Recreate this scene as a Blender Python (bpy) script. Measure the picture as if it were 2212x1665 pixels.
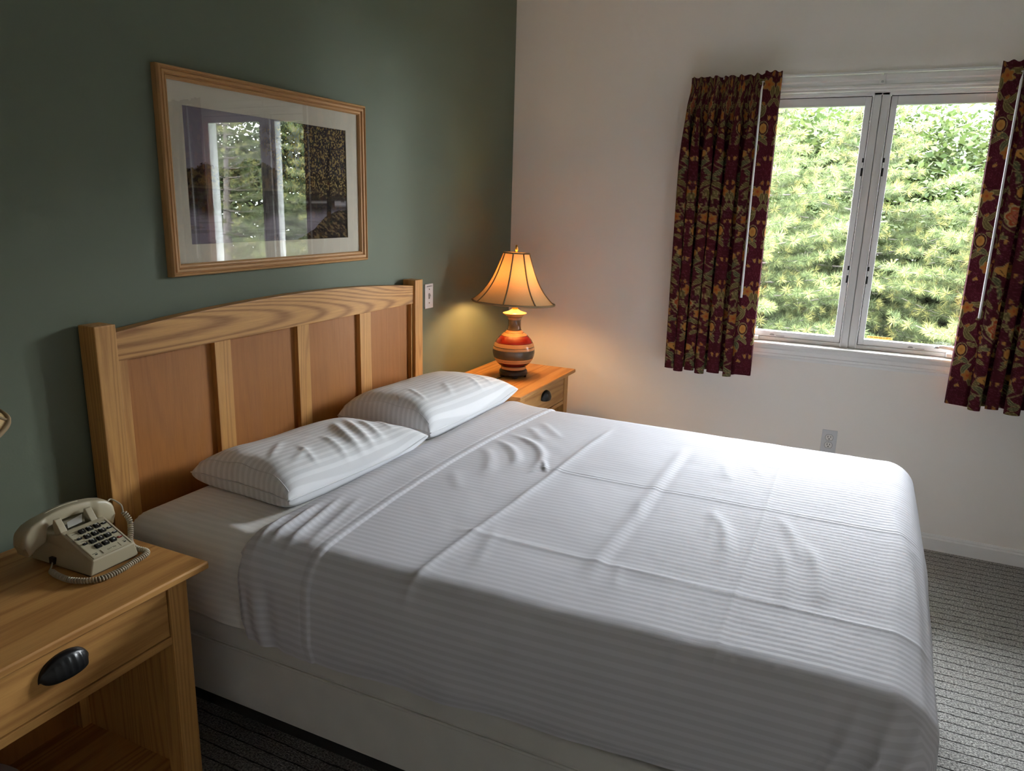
import bpy, bmesh, math, random
import numpy as np
from mathutils import Vector, Matrix

for _o in list(bpy.data.objects):
    bpy.data.objects.remove(_o, do_unlink=True)
scene = bpy.context.scene
C = scene.collection
PI = math.pi
random.seed(7)
RNG = np.random.default_rng(11)

# ------------------------------------------------------------------ camera
CAM = (-3.8643, -1.8348, 1.5685)
YAW, PITCH, ROLL, FPX = 0.4360, 0.2410, 0.0283, 1598.9
fw = Vector((math.cos(YAW) * math.cos(PITCH), math.sin(YAW) * math.cos(PITCH), -math.sin(PITCH)))
rt = Vector((math.sin(YAW), -math.cos(YAW), 0))
up = rt.cross(fw)
r2 = rt * math.cos(ROLL) + up * math.sin(ROLL)
u2 = -rt * math.sin(ROLL) + up * math.cos(ROLL)
cam_data = bpy.data.cameras.new('camera')
cam_data.sensor_fit = 'HORIZONTAL'
cam_data.sensor_width = 36.0
cam_data.lens = FPX * 36.0 / 2212.0
cam_data.clip_start = 0.02
cam_data.clip_end = 300
cam = bpy.data.objects.new('camera', cam_data)
M = Matrix((r2, u2, -fw)).transposed().to_4x4()
M.translation = Vector(CAM)
cam.matrix_world = M
C.objects.link(cam)
scene.camera = cam

# ------------------------------------------------------------------ sky, daylight, exposure
world = bpy.data.worlds.new('overcast_sky')
scene.world = world
world.use_nodes = True
wn = world.node_tree.nodes
bg = wn.get('Background') or wn.new('ShaderNodeBackground')
bg.inputs['Color'].default_value = (0.93, 0.945, 1.0, 1)
bg.inputs['Strength'].default_value = 80.0
_wo = wn.get('World Output') or wn.new('ShaderNodeOutputWorld')
world.node_tree.links.new(bg.outputs[0], _wo.inputs['Surface'])

portal_data = bpy.data.lights.new('window_portal', 'AREA')       # sampling aid only: a portal gives off no light itself
portal_data.shape = 'RECTANGLE'
portal_data.size = 1.22
portal_data.size_y = 1.20
portal_data.cycles.is_portal = True
portal = bpy.data.objects.new('window_portal', portal_data)
portal.location = (0.16, -1.811, 1.51)
portal.rotation_euler = (0, PI / 2, 0)                            # local -Z looks along -X into the room
portal.rotation_euler = Vector((-1, 0, 0)).to_track_quat('-Z', 'Y').to_euler()
C.objects.link(portal)

vs = scene.view_settings
vs.view_transform = 'Standard'
vs.look = 'None'
vs.gamma = 1.0
vs.use_curve_mapping = False
vs.exposure = 0.24
scene.cycles.max_bounces = 7
scene.cycles.diffuse_bounces = 6
scene.cycles.transparent_max_bounces = 8
scene.cycles.sample_clamp_indirect = 12.0
scene.cycles.use_denoising = True
scene.cycles.use_adaptive_sampling = True
scene.cycles.adaptive_threshold = 0.11
scene.cycles.adaptive_min_samples = 20
scene.cycles.caustics_reflective = False
scene.cycles.caustics_refractive = False

# ------------------------------------------------------------------ helpers
def lin(r, g, b):
    f = lambda v: (v / 255 / 12.92) if v <= 10.3 else ((v / 255 + 0.055) / 1.055) ** 2.4
    return (f(r), f(g), f(b))

def put(o, label=None, cat=None, group=None, kind=None):
    if label: o['label'] = label
    if cat: o['category'] = cat
    if group: o['group'] = group
    if kind: o['kind'] = kind
    return o

ORIG = {}
def thing(name, label, cat, loc, group=None):
    o = bpy.data.objects.new(name, None)
    o.empty_display_size = 0.1
    o.location = loc
    C.objects.link(o)
    ORIG[o.name] = Vector(loc)
    return put(o, label, cat, group)

def link(name, me, mat=None, parent=None, smooth=False):
    """me is in world coordinates; under a parent the vertices are shifted to its origin"""
    o = bpy.data.objects.new(name, me)
    if mat is not None:
        for m in (mat if isinstance(mat, (list, tuple)) else [mat]):
            me.materials.append(m)
    if smooth:
        me.polygons.foreach_set('use_smooth', [True] * len(me.polygons))
    if parent is not None:
        org = ORIG.get(parent.name, Vector((0, 0, 0)))
        if org.length > 0:
            me.transform(Matrix.Translation(-org))
        o.parent = parent
        if parent.type != 'EMPTY' or parent.parent is not None:
            pass
    C.objects.link(o)
    return o

def sub(name, me, mat, part, smooth=False):
    """sub-part: child of a part; the part sits at its thing's origin"""
    root = part.parent
    org = ORIG.get(root.name, Vector((0, 0, 0))) if root is not None else ORIG.get(part.name, Vector((0, 0, 0)))
    if org.length > 0:
        me.transform(Matrix.Translation(-org))
    o = bpy.data.objects.new(name, me)
    for m in (mat if isinstance(mat, (list, tuple)) else [mat]):
        me.materials.append(m)
    if smooth:
        me.polygons.foreach_set('use_smooth', [True] * len(me.polygons))
    o.parent = part
    C.objects.link(o)
    return o

def copy_tree(o, parent=None):
    c = o.copy()
    C.objects.link(c)
    c.parent = parent
    for ch in list(o.children):
        copy_tree(ch, c)
    return c

def from_bm(bm, name='m'):
    me = bpy.data.meshes.new(name)
    bm.to_mesh(me)
    bm.free()
    return me

def box_me(x0, x1, y0, y1, z0, z1, bev=0.0, seg=2):
    bm = bmesh.new()
    bmesh.ops.create_cube(bm, size=1)
    for v in bm.verts:
        v.co = Vector((x0 + (v.co.x + .5) * (x1 - x0), y0 + (v.co.y + .5) * (y1 - y0), z0 + (v.co.z + .5) * (z1 - z0)))
    if bev > 0:
        bmesh.ops.bevel(bm, geom=list(bm.edges), offset=bev, segments=seg, affect='EDGES', profile=0.6)
    bmesh.ops.recalc_face_normals(bm, faces=bm.faces)
    return from_bm(bm)

def boxes_me(lst, bev=0.0):
    bm = bmesh.new()
    for (x0, x1, y0, y1, z0, z1) in lst:
        r = bmesh.ops.create_cube(bm, size=1)
        for v in r['verts']:
            v.co = Vector((x0 + (v.co.x + .5) * (x1 - x0), y0 + (v.co.y + .5) * (y1 - y0), z0 + (v.co.z + .5) * (z1 - z0)))
    if bev > 0:
        bmesh.ops.bevel(bm, geom=list(bm.edges), offset=bev, segments=2, affect='EDGES', profile=0.6)
    return from_bm(bm)

def pyd(verts, faces):
    me = bpy.data.meshes.new('m')
    me.from_pydata([tuple(map(float, v)) for v in verts], [], faces)
    me.validate()
    bm = bmesh.new(); bm.from_mesh(me)
    bmesh.ops.recalc_face_normals(bm, faces=bm.faces)
    bm.to_mesh(me); bm.free()
    return me

def big_me(V, F):
    """numpy vertices (n,3) and faces (m,k) -> mesh, fast"""
    V = np.ascontiguousarray(V, dtype=np.float32); F = np.ascontiguousarray(F, dtype=np.int32)
    me = bpy.data.meshes.new('m')
    k = F.shape[1]
    me.vertices.add(len(V)); me.vertices.foreach_set('co', V.ravel())
    me.loops.add(F.size); me.loops.foreach_set('vertex_index', F.ravel())
    me.polygons.add(len(F))
    me.polygons.foreach_set('loop_start', np.arange(0, F.size, k, dtype=np.int32))
    me.polygons.foreach_set('loop_total', np.full(len(F), k, dtype=np.int32))
    me.update(calc_edges=True)
    return me

def grid_faces(nu, nv, flip=False):
    i = np.arange(nu - 1)[:, None]; j = np.arange(nv - 1)[None, :]
    a = i * nv + j
    F = np.stack([a, a + nv, a + nv + 1, a + 1], -1).reshape(-1, 4)
    return F[:, ::-1] if flip else F

def set_uv(me, U, V):
    uv = me.uv_layers.new(name='UVMap')
    li = np.empty(len(me.loops), dtype=np.int32); me.loops.foreach_get('vertex_index', li)
    d = np.stack([np.asarray(U).ravel()[li], np.asarray(V).ravel()[li]], -1).astype(np.float32)
    uv.data.foreach_set('uv', d.ravel())

def set_col(me, col, name='Col'):
    a = me.color_attributes.new(name=name, type='FLOAT_COLOR', domain='POINT')
    c = np.ones((len(me.vertices), 4), dtype=np.float32); c[:, :3] = col
    a.data.foreach_set('color', c.ravel())

def tube_me(pts, r, n=8, closed=False, caps=True):
    P = [Vector(p) for p in pts]
    m = len(P)
    rr = r if isinstance(r, (list, tuple, np.ndarray)) else [r] * m
    V = []; F = []
    nrm = None
    for i in range(m):
        a = P[(i - 1) % m] if (closed or i > 0) else P[i]
        b = P[(i + 1) % m] if (closed or i < m - 1) else P[i]
        t = (b - a).normalized()
        if nrm is None:
            nrm = t.orthogonal().normalized()
        else:
            nrm = (nrm - t * nrm.dot(t))
            nrm = nrm.normalized() if nrm.length > 1e-6 else t.orthogonal().normalized()
        bn = t.cross(nrm)
        for k in range(n):
            an = 2 * PI * k / n
            V.append(P[i] + (nrm * math.cos(an) + bn * math.sin(an)) * float(rr[i]))
    for i in range(m if closed else m - 1):
        for k in range(n):
            i2 = (i + 1) % m
            F.append((i * n + k, i * n + (k + 1) % n, i2 * n + (k + 1) % n, i2 * n + k))
    if not closed and caps:
        F.append(tuple(range(n - 1, -1, -1))); F.append(tuple((m - 1) * n + k for k in range(n)))
    return pyd(V, F)

def lathe_me(prof, c, n=48, ang=2 * PI, tilt=(0, 0)):
    """prof: list of (r, z); around vertical axis at c"""
    V = []; F = []
    m = len(prof)
    for k in range(n):
        a = ang * k / n
        for (r, z) in prof:
            V.append((c[0] + r * math.cos(a) + 0, c[1] + r * math.sin(a), c[2] + z))
    for k in range(n):
        k2 = (k + 1) % n
        for i in range(m - 1):
            F.append((k * m + i, k2 * m + i, k2 * m + i + 1, k * m + i + 1))
    me = bpy.data.meshes.new('m')
    me.from_pydata(V, [], F)
    bm = bmesh.new(); bm.from_mesh(me)
    bmesh.ops.remove_doubles(bm, verts=bm.verts, dist=1e-5)
    bmesh.ops.recalc_face_normals(bm, faces=bm.faces)
    bm.to_mesh(me); bm.free()
    return me

def prism_me(pts, axis, a0, a1, bev=0.0):
    """polygon pts (p,q) extruded along axis ('x': (y,z), 'y': (x,z), 'z': (x,y)) from a0 to a1"""
    def mk(p, q, a):
        return (a, p, q) if axis == 'x' else ((p, a, q) if axis == 'y' else (p, q, a))
    n = len(pts)
    V = [mk(p, q, a0) for p, q in pts] + [mk(p, q, a1) for p, q in pts]
    F = [tuple(range(n)), tuple(range(2 * n - 1, n - 1, -1))] + [(i, (i + 1) % n, n + (i + 1) % n, n + i) for i in range(n)]
    bm = bmesh.new()
    vs_ = [bm.verts.new(v) for v in V]
    for f in F: bm.faces.new([vs_[i] for i in f])
    bmesh.ops.recalc_face_normals(bm, faces=bm.faces)
    if bev > 0:
        bmesh.ops.bevel(bm, geom=list(bm.edges), offset=bev, segments=2, affect='EDGES', profile=0.6)
    return from_bm(bm)

def text_me(txt, size, mat4, depth=0.0002):
    cu = bpy.data.curves.new('t', 'FONT')
    cu.body = txt; cu.size = size; cu.align_x = 'CENTER'; cu.align_y = 'CENTER'; cu.extrude = depth
    cu.resolution_u = 2
    o = bpy.data.objects.new('t', cu); C.objects.link(o)
    dg = bpy.context.evaluated_depsgraph_get()
    me = bpy.data.meshes.new_from_object(o.evaluated_get(dg))
    bpy.data.objects.remove(o, do_unlink=True)
    me.transform(mat4)
    return me

def vnoise(X, Y, seed=0):
    """smooth value noise on arrays"""
    def h(i, j):
        n = (i * 374761393 + j * 668265263 + seed * 1274126177) & 0x7fffffff
        n = ((n ^ (n >> 13)) * 1274126177) & 0x7fffffff
        return ((n ^ (n >> 16)) & 0xffff) / 65535.0
    xi = np.floor(X).astype(np.int64); yi = np.floor(Y).astype(np.int64)
    fx = X - xi; fy = Y - yi
    fx = fx * fx * (3 - 2 * fx); fy = fy * fy * (3 - 2 * fy)
    return (h(xi, yi) * (1 - fx) + h(xi + 1, yi) * fx) * (1 - fy) + (h(xi, yi + 1) * (1 - fx) + h(xi + 1, yi + 1) * fx) * fy

def fbm(X, Y, seed=0, oct=4):
    s = 0; a = 1; t = 0
    for o in range(oct):
        s = s + a * vnoise(X * 2 ** o, Y * 2 ** o, seed + o * 17); t += a; a *= .5
    return s / t

def sstep(e0, e1, x):
    t = np.clip((x - e0) / (e1 - e0), 0, 1)
    return t * t * (3 - 2 * t)

# ------------------------------------------------------------------ materials (all node based)
class NT:
    def __init__(s, name):
        s.m = bpy.data.materials.new(name); s.m.use_nodes = True
        s.t = s.m.node_tree; s.t.nodes.clear()
        s.out = s.t.nodes.new('ShaderNodeOutputMaterial')
    def n(s, typ, **kw):
        nd = s.t.nodes.new(typ)
        for k, v in kw.items():
            if k in ('operation', 'blend_type', 'data_type', 'wave_type', 'bands_direction', 'interpolation', 'feature', 'attribute_name', 'noise_dimensions', 'distance', 'voronoi_dimensions', 'wave_profile', 'use_clamp'):
                setattr(nd, k, v)
            else:
                nd.inputs[k].default_value = v
        return nd
    def l(s, a, b): s.t.links.new(a, b)
    def math(s, op, a, b=None):
        nd = s.t.nodes.new('ShaderNodeMath'); nd.operation = op
        for i, v in enumerate((a, b)):
            if v is None: continue
            if isinstance(v, (int, float)): nd.inputs[i].default_value = v
            else: s.l(v, nd.inputs[i])
        return nd.outputs[0]
    def mixc(s, f, a, b, bt='MIX'):
        nd = s.t.nodes.new('ShaderNodeMix'); nd.data_type = 'RGBA'; nd.blend_type = bt
        for k, v in ((0, f), (6, a), (7, b)):
            if isinstance(v, (int, float)): nd.inputs[k].default_value = v
            elif isinstance(v, tuple): nd.inputs[k].default_value = (*v[:3], 1)
            else: s.l(v, nd.inputs[k])
        return nd.outputs[2]
    def ramp(s, f, stops, const=False):
        nd = s.t.nodes.new('ShaderNodeValToRGB'); cr = nd.color_ramp
        if const: cr.interpolation = 'CONSTANT'
        while len(cr.elements) < len(stops): cr.elements.new(0.5)
        for e, (p, c) in zip(cr.elements, stops):
            e.position = p; e.color = (*c[:3], 1) if isinstance(c, tuple) else (c, c, c, 1)
        s.l(f, nd.inputs[0]); return nd.outputs[0]
    def obj(s, scale=(1, 1, 1), rot=(0, 0, 0), src='Object'):
        tc = s.t.nodes.new('ShaderNodeTexCoord'); mp = s.t.nodes.new('ShaderNodeMapping')
        mp.inputs['Scale'].default_value = scale; mp.inputs['Rotation'].default_value = rot
        s.l(tc.outputs[src], mp.inputs['Vector']); return mp.outputs[0]
    def noise(s, vec, scale, detail=3, rough=.5, dist=0.0):
        nd = s.n('ShaderNodeTexNoise', Scale=scale, Detail=detail, Roughness=rough, Distortion=dist)
        s.l(vec, nd.inputs['Vector']); return nd.outputs[0]
    def bump(s, h, strength=.3, dist=.002, normal=None):
        nd = s.n('ShaderNodeBump', Strength=strength, Distance=dist); s.l(h, nd.inputs['Height'])
        if normal is not None: s.l(normal, nd.inputs['Normal'])
        return nd.outputs[0]
    def bsdf(s, color=None, rough=.5, spec=.5, metal=0.0, normal=None, **kw):
        b = s.t.nodes.new('ShaderNodeBsdfPrincipled')
        if isinstance(color, tuple): b.inputs['Base Color'].default_value = (*color[:3], 1)
        elif color is not None: s.l(color, b.inputs['Base Color'])
        if isinstance(rough, (int, float)): b.inputs['Roughness'].default_value = rough
        else: s.l(rough, b.inputs['Roughness'])
        b.inputs['Specular IOR Level'].default_value = spec
        b.inputs['Metallic'].default_value = metal
        if normal is not None: s.l(normal, b.inputs['Normal'])
        for k, v in kw.items():
            b.inputs[k.replace('_', ' ')].default_value = v
        s.l(b.outputs[0], s.out.inputs['Surface'])
        return b

def plain(name, col, rough=.5, spec=.5, metal=0.0, bumpscale=None, bstr=.1, var=.06, **kw):
    t = NT(name)
    v = t.obj()
    n = t.noise(v, 14, 1)
    c = t.mixc(n, tuple(x * (1 - var) for x in col), tuple(min(1, x * (1 + var)) for x in col))
    nm = t.bump(t.noise(v, bumpscale, 1), bstr, .001) if bumpscale else None
    t.bsdf(c, rough, spec, metal, nm, **kw)
    return t.m

def wall_paint(name, col, rough_tex=True):
    t = NT(name); v = t.obj()
    n = t.noise(v, 1.3, 0)
    c = t.mixc(n, tuple(x * .97 for x in col), tuple(x * 1.03 for x in col))
    t.bsdf(c, .62, .35, 0, t.bump(t.noise(v, 150, 1, .6), .12, .0015) if rough_tex else None)
    return t.m

def wood(name, axis, light, dark, gloss=.42, cath=.5, fine=1.0, off=0.0, rf=95.0, fs=6.0):
    """oak: grain along axis"""
    t = NT(name)
    st = {'x': (.055, 1, 1), 'y': (1, .055, 1), 'z': (1, 1, .055)}[axis]
    tc = t.t.nodes.new('ShaderNodeTexCoord'); mp = t.t.nodes.new('ShaderNodeMapping')
    mp.inputs['Scale'].default_value = st; mp.inputs['Location'].default_value = (off, off * .7, off * 1.3)
    t.l(tc.outputs['Object'], mp.inputs['Vector']); v = mp.outputs[0]
    field = t.noise(v, fs, 2, .45, .25)                       # growth-ring field, cathedral arches
    rings = t.math('SINE', t.math('MULTIPLY', field, rf))
    rings = t.math('MULTIPLY_ADD', rings, .5); t.t.nodes[-1].inputs[2].default_value = .5
    rings = t.math('POWER', rings, 2.2)
    por = t.noise(v, 230, 3, .7)
    por2 = t.noise(v, 90, 2, .6)
    big = t.noise(v, 3.0, 2)
    f = t.math('ADD', t.math('MULTIPLY', rings, .55 * cath), t.math('MULTIPLY', t.math('SUBTRACT', por, .35), .75 * fine))
    f = t.math('ADD', f, t.math('MULTIPLY', t.math('SUBTRACT', por2, .5), .35 * fine))
    f = t.math('ADD', f, t.math('MULTIPLY', t.math('SUBTRACT', big, .5), .5))
    c = t.ramp(f, [(0.0, light), (1.0, dark)])
    pit = t.ramp(por, [(.30, 0.0), (.42, 1.0)])
    r = t.math('MULTIPLY_ADD', rings, .10); t.t.nodes[-1].inputs[2].default_value = gloss
    t.bsdf(c, r, .45, 0, t.bump(pit, .10, .0006))
    return t.m

OAK_L, OAK_D = lin(203, 152, 88), lin(145, 93, 43)
PAN_L, PAN_D = lin(168, 110, 54), lin(126, 74, 33)
M_OAKX = wood('oak_grain_x', 'x', OAK_L, OAK_D, cath=.9)
M_RAIL = wood('oak_flat_sawn_x', 'x', OAK_L, lin(142, 92, 44), cath=1.3, fine=1.1, off=1.7, rf=330.0, fs=4.5)
M_OAKY = wood('oak_grain_y', 'y', OAK_L, OAK_D, cath=.5)
M_OAKZ = wood('oak_grain_z', 'z', OAK_L, OAK_D, cath=.75, off=.4, rf=210.0)
M_PAN = wood('oak_panel_veneer', 'z', PAN_L, PAN_D, cath=.25, fine=1.0, off=3.1)
M_FRAME = wood('oak_frame_x', 'x', lin(196, 150, 98), lin(140, 96, 54), gloss=.5, cath=.3)
M_FRAMEZ = wood('oak_frame_z', 'z', lin(196, 150, 98), lin(140, 96, 54), gloss=.5, cath=.3)
M_GREEN = wall_paint('sage_green_paint', (0.145, 0.172, 0.124))
M_WHITE = wall_paint('warm_white_paint', (0.86, 0.815, 0.77))
M_CEIL = wall_paint('ceiling_paint', (0.90, 0.89, 0.87), False)
M_TRIM = plain('white_trim_paint', (0.80, 0.79, 0.78), .35, .5, var=.02)
M_VINYL = plain('white_vinyl', (0.78, 0.78, 0.78), .4, .5, var=.02)
M_BLACKM = plain('black_iron', (0.012, 0.012, 0.013), .32, .5, .3, 60, .15)
M_DARK = plain('dark_gap', (0.006, 0.006, 0.006), .7, .2)
M_STEEL = plain('dark_steel', (0.03, 0.03, 0.03), .5, .5, .5)
M_CHROME = plain('brushed_metal', (0.55, 0.55, 0.55), .3, .5, 1.0)
M_PHONE = plain('ash_grey_plastic', lin(176, 166, 140), .34, .5, var=.02)
M_PHONE2 = plain('pale_faceplate_plastic', lin(186, 178, 152), .4, .5, var=.02)
M_CORD = plain('ash_cord_vinyl', lin(172, 162, 140), .42, .5, var=.03)
M_KEY = plain('black_key_plastic', (0.016, 0.015, 0.015), .35, .5)
M_KEYRED = plain('red_key_plastic', lin(130, 50, 34), .4, .5)
M_INK = plain('white_ink', (0.75, 0.75, 0.72), .6, .2)
M_INKD = plain('dark_ink', (0.03, 0.028, 0.025), .7, .2)
M_PAPER = plain('white_paper', (0.78, 0.78, 0.76), .7, .2)
M_MAT = plain('cream_mat_board', lin(232, 224, 206), .8, .2, var=.015)
M_TRIMGREY = plain('grey_shade_braid', lin(150, 128, 98), .7, .2)
M_PLINTH = wood('dark_plinth_wood', 'z', (0.045, 0.018, 0.010), (0.018, 0.007, 0.004), gloss=.35)
M_BRASS = plain('brass', lin(214, 164, 84), .3, .5, 1.0)
M_BROWNCORD = plain('brown_cord', (0.03, 0.014, 0.008), .5, .4)
M_BOXSP = plain('grey_box_spring_cloth', (0.62, 0.61, 0.58), .85, .2, 0, 260, .25)

def sheet_mat(name, base=(0.64, 0.64, 0.69), pitch=.0205, direction='U', contrast=.10):
    t = NT(name)
    uv = t.t.nodes.new('ShaderNodeUVMap')
    sp = t.t.nodes.new('ShaderNodeSeparateXYZ'); t.l(uv.outputs[0], sp.inputs[0])
    f = t.math('FRACT', t.math('MULTIPLY', sp.outputs[0 if direction == 'U' else 1], 1.0 / pitch))
    st = t.ramp(f, [(0.0, 0.0), (.06, 1.0), (.46, 1.0), (.54, 0.0)])
    c = t.mixc(st, tuple(x * (1 - contrast) for x in base), base)  # satin sheen of the stripes is partly painted into the base colour
    r = t.math('MULTIPLY_ADD', st, -.28); t.t.nodes[-1].inputs[2].default_value = .88
    b = t.bsdf(c, r, .10, 0)
    sv = t.math('MULTIPLY_ADD', st, .04); t.t.nodes[-1].inputs[2].default_value = .0
    t.l(sv, b.inputs['Specular IOR Level'])
    return t.m
M_SHEET = sheet_mat('white_satin_stripe_sheet')
M_FITTED = sheet_mat('white_fitted_sheet', base=(0.82, 0.81, 0.79), contrast=.05)
M_PILLOW = sheet_mat('white_satin_stripe_pillowcase', base=(0.82, 0.835, 0.87), pitch=.022, direction='V', contrast=.13)

def carpet_mat():
    t = NT('grey_ribbed_loop_carpet')
    v = t.obj()
    sp = t.t.nodes.new('ShaderNodeSeparateXYZ'); t.l(v, sp.inputs[0])
    wob = t.math('MULTIPLY', t.math('SUBTRACT', t.noise(v, 14, 2), .5), .012)
    fx = t.math('FRACT', t.math('MULTIPLY', t.math('ADD', sp.outputs[0], wob), 1 / .047))
    d = t.math('ABSOLUTE', t.math('SUBTRACT', fx, .5))                    # .5 at the groove
    brk = t.noise(v, 30, 2)
    line = t.ramp(t.math('ADD', d, t.math('MULTIPLY', t.math('SUBTRACT', brk, .5), .10)), [(.43, 0.0), (.475, 1.0)])
    loops = t.n('ShaderNodeTexVoronoi', Scale=230.0)
    sc = t.t.nodes.new('ShaderNodeMapping'); sc.inputs['Scale'].default_value = (1.3, .55, 1)
    t.l(v, sc.inputs['Vector']); t.l(sc.outputs[0], loops.inputs['Vector'])
    speck = t.noise(v, 160, 2, .7)
    c = t.ramp(speck, [(.30, (0.09, 0.087, 0.084)), (.47, (0.30, 0.295, 0.285)), (.66, (0.58, 0.57, 0.55))])
    c = t.mixc(t.math('MULTIPLY', line, .88), c, (0.012, 0.012, 0.013))
    h = t.math('SUBTRACT', t.math('SUBTRACT', 1.0, loops.outputs['Distance']), t.math('MULTIPLY', line, 1.2))
    t.bsdf(c, .95, .1, 0, t.bump(h, .7, .004))
    return t.m
M_CARPET = carpet_mat()

def pane_mat(name, ior, tint=(1, 1, 1)):
    t = NT(name)
    lw = t.n('ShaderNodeLayerWeight', Blend=.5)
    f0 = ((ior - 1) / (ior + 1)) ** 2                       # Schlick, the same from both sides of the sheet
    fr = t.math('MULTIPLY_ADD', t.math('POWER', lw.outputs['Facing'], 5.0), 1 - f0); t.t.nodes[-1].inputs[2].default_value = f0
    tr = t.t.nodes.new('ShaderNodeBsdfTransparent'); tr.inputs[0].default_value = (*tint, 1)
    gl = t.t.nodes.new('ShaderNodeBsdfGlossy'); gl.inputs['Roughness'].default_value = 0.0
    mx = t.t.nodes.new('ShaderNodeMixShader')
    t.l(fr, mx.inputs[0]); t.l(tr.outputs[0], mx.inputs[1]); t.l(gl.outputs[0], mx.inputs[2])
    t.l(mx.outputs[0], t.out.inputs['Surface'])
    return t.m
M_PANE = pane_mat('window_glass', 1.45, (.96, .98, .97))
M_PICGLASS = pane_mat('picture_glass', 1.9)

def attr_mat(name, rough=.8, spec=.2, weave=True, translucent=0.0, gloss=None):
    t = NT(name)
    a = t.n('ShaderNodeAttribute', attribute_name='Col') if False else t.t.nodes.new('ShaderNodeAttribute')
    a.attribute_name = 'Col'
    nm = None
    if weave:
        nm = t.bump(t.noise(t.obj(), 700, 0), .15, .0006)
    b = t.bsdf(a.outputs['Color'], rough, spec, 0, nm)
    if translucent > 0:
        tl = t.t.nodes.new('ShaderNodeBsdfTranslucent'); t.l(a.outputs['Color'], tl.inputs[0])
        mx = t.t.nodes.new('ShaderNodeMixShader'); mx.inputs[0].default_value = translucent
        t.l(b.outputs[0], mx.inputs[1]); t.l(tl.outputs[0], mx.inputs[2]); t.l(mx.outputs[0], t.out.inputs['Surface'])
    return t.m
M_CURTAIN = attr_mat('maroon_floral_cotton', .85, .2, True, .012)
M_PRINT = attr_mat('lake_print', .7, .2, False)
M_LEAF = attr_mat('foliage', .7, .15, False, .35)

def bark_mat(name, a, b):
    t = NT(name); v = t.obj((1, 1, .3))
    n = t.noise(v, 22, 4, .6)
    t.bsdf(t.mixc(n, a, b), .9, .2, 0, t.bump(n, .6, .02))
    return t.m
M_BARK = bark_mat('grey_pine_bark', (0.035, 0.030, 0.026), (0.075, 0.066, 0.058))
M_GRASS = bark_mat('grass_ground', (0.012, 0.022, 0.006), (0.022, 0.036, 0.010))

def shade_mat():
    t = NT('cream_linen_shade')
    v = t.obj()
    n = t.noise(v, 300, 3)
    col = t.mixc(n, lin(222, 190, 140), lin(236, 208, 160))
    d = t.t.nodes.new('ShaderNodeBsdfDiffuse'); t.l(col, d.inputs[0])
    tl = t.t.nodes.new('ShaderNodeBsdfTranslucent'); t.l(t.mixc(1.0, col, lin(255, 206, 150), 'MULTIPLY'), tl.inputs[0])
    mx = t.t.nodes.new('ShaderNodeMixShader'); mx.inputs[0].default_value = .06
    t.l(d.outputs[0], mx.inputs[1]); t.l(tl.outputs[0], mx.inputs[2]); t.l(mx.outputs[0], t.out.inputs['Surface'])
    return t.m
M_SHADE = shade_mat()
def emit_mat(name, col, s):
    t = NT(name); e = t.t.nodes.new('ShaderNodeEmission')
    e.inputs[0].default_value = (*col, 1); e.inputs[1].default_value = s
    t.l(e.outputs[0], t.out.inputs['Surface']); return t.m
M_BULB_ON = emit_mat('lit_bulb', (1.0, 0.62, 0.27), 205.0)
M_BULB_OFF = plain('frosted_bulb', (0.8, 0.8, 0.8), .5, .5)

def vase_mat():
    t = NT('banded_ceramic')
    tc = t.t.nodes.new('ShaderNodeTexCoord'); sp = t.t.nodes.new('ShaderNodeSeparateXYZ'); t.l(tc.outputs['Object'], sp.inputs[0])
    cream, red, grey, brown, line = lin(200, 150, 104), lin(134, 30, 20), lin(92, 78, 62), lin(104, 74, 56), lin(60, 30, 14)
    H = .36
    z = [(0, line), (.040, cream), (.054, brown), (.060, lin(98, 28, 22)), (.078, cream), (.087, line), (.0885, cream), (.099, line), (.101, grey),
         (.142, line), (.1432, cream), (.156, line), (.158, cream), (.176, line), (.1775, red), (.212, line), (.2132, cream), (.226, line), (.2275, cream),
         (.239, line), (.241, grey), (.292, lin(150, 110, 84)), (.305, line), (.307, lin(190, 135, 90)), (.322, lin(214, 160, 104))]
    stops = [(a / H, c) for a, c in z]
    c = t.ramp(t.math('MULTIPLY', sp.outputs[2], 1 / H), stops, const=True)
    t.bsdf(c, .22, .5, 0, t.bump(t.noise(t.obj(), 90, 3), .04, .001))
    return t.m
M_VASE = vase_mat()
# ================================================================== the room shell
RX0, RY0, RZ1 = -4.75, -4.7, 2.75
def struct(name, me, mat):
    return put(link(name, me, mat), kind='structure')
struct('floor', box_me(RX0, .14, RY0, .14, -.1, 0), M_CARPET)
struct('ceiling', box_me(RX0, .14, RY0, .14, RZ1, RZ1 + .1), M_CEIL)
struct('wall_back', box_me(RX0, 0, 0, .14, 0, RZ1), M_GREEN)
struct('wall_left', box_me(RX0 - .12, RX0, RY0, .14, 0, RZ1), M_WHITE)
struct('wall_front', box_me(RX0, .14, RY0 - .12, RY0, 0, RZ1), M_WHITE)
WY0, WY1, WZ0, WZ1 = -2.385, -1.235, .915, 2.105       # window opening in the right wall
struct('wall_right', boxes_me([(0, .14, WY1, .14, 0, RZ1), (0, .14, RY0, WY0, 0, RZ1), (0, .14, WY0, WY1, 0, WZ0), (0, .14, WY0, WY1, WZ1, RZ1)]), M_WHITE)
BBP = [(0, 0), (-.016, 0), (-.016, .058), (-.010, .064), (-.010, .070), (-.004, .078), (0, .078)]
struct('baseboard_right', prism_me([(x, z) for x, z in BBP], 'y', RY0, 0), M_TRIM)
struct('baseboard_back', prism_me([(x, z) for x, z in BBP], 'x', RX0, -.016), M_TRIM)
struct('baseboard_left', prism_me([(RX0 - x, z) for x, z in BBP], 'y', RY0, 0), M_TRIM)
struct('baseboard_front', prism_me([(RY0 - x, z) for x, z in BBP], 'x', RX0, 0), M_TRIM)

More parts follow.
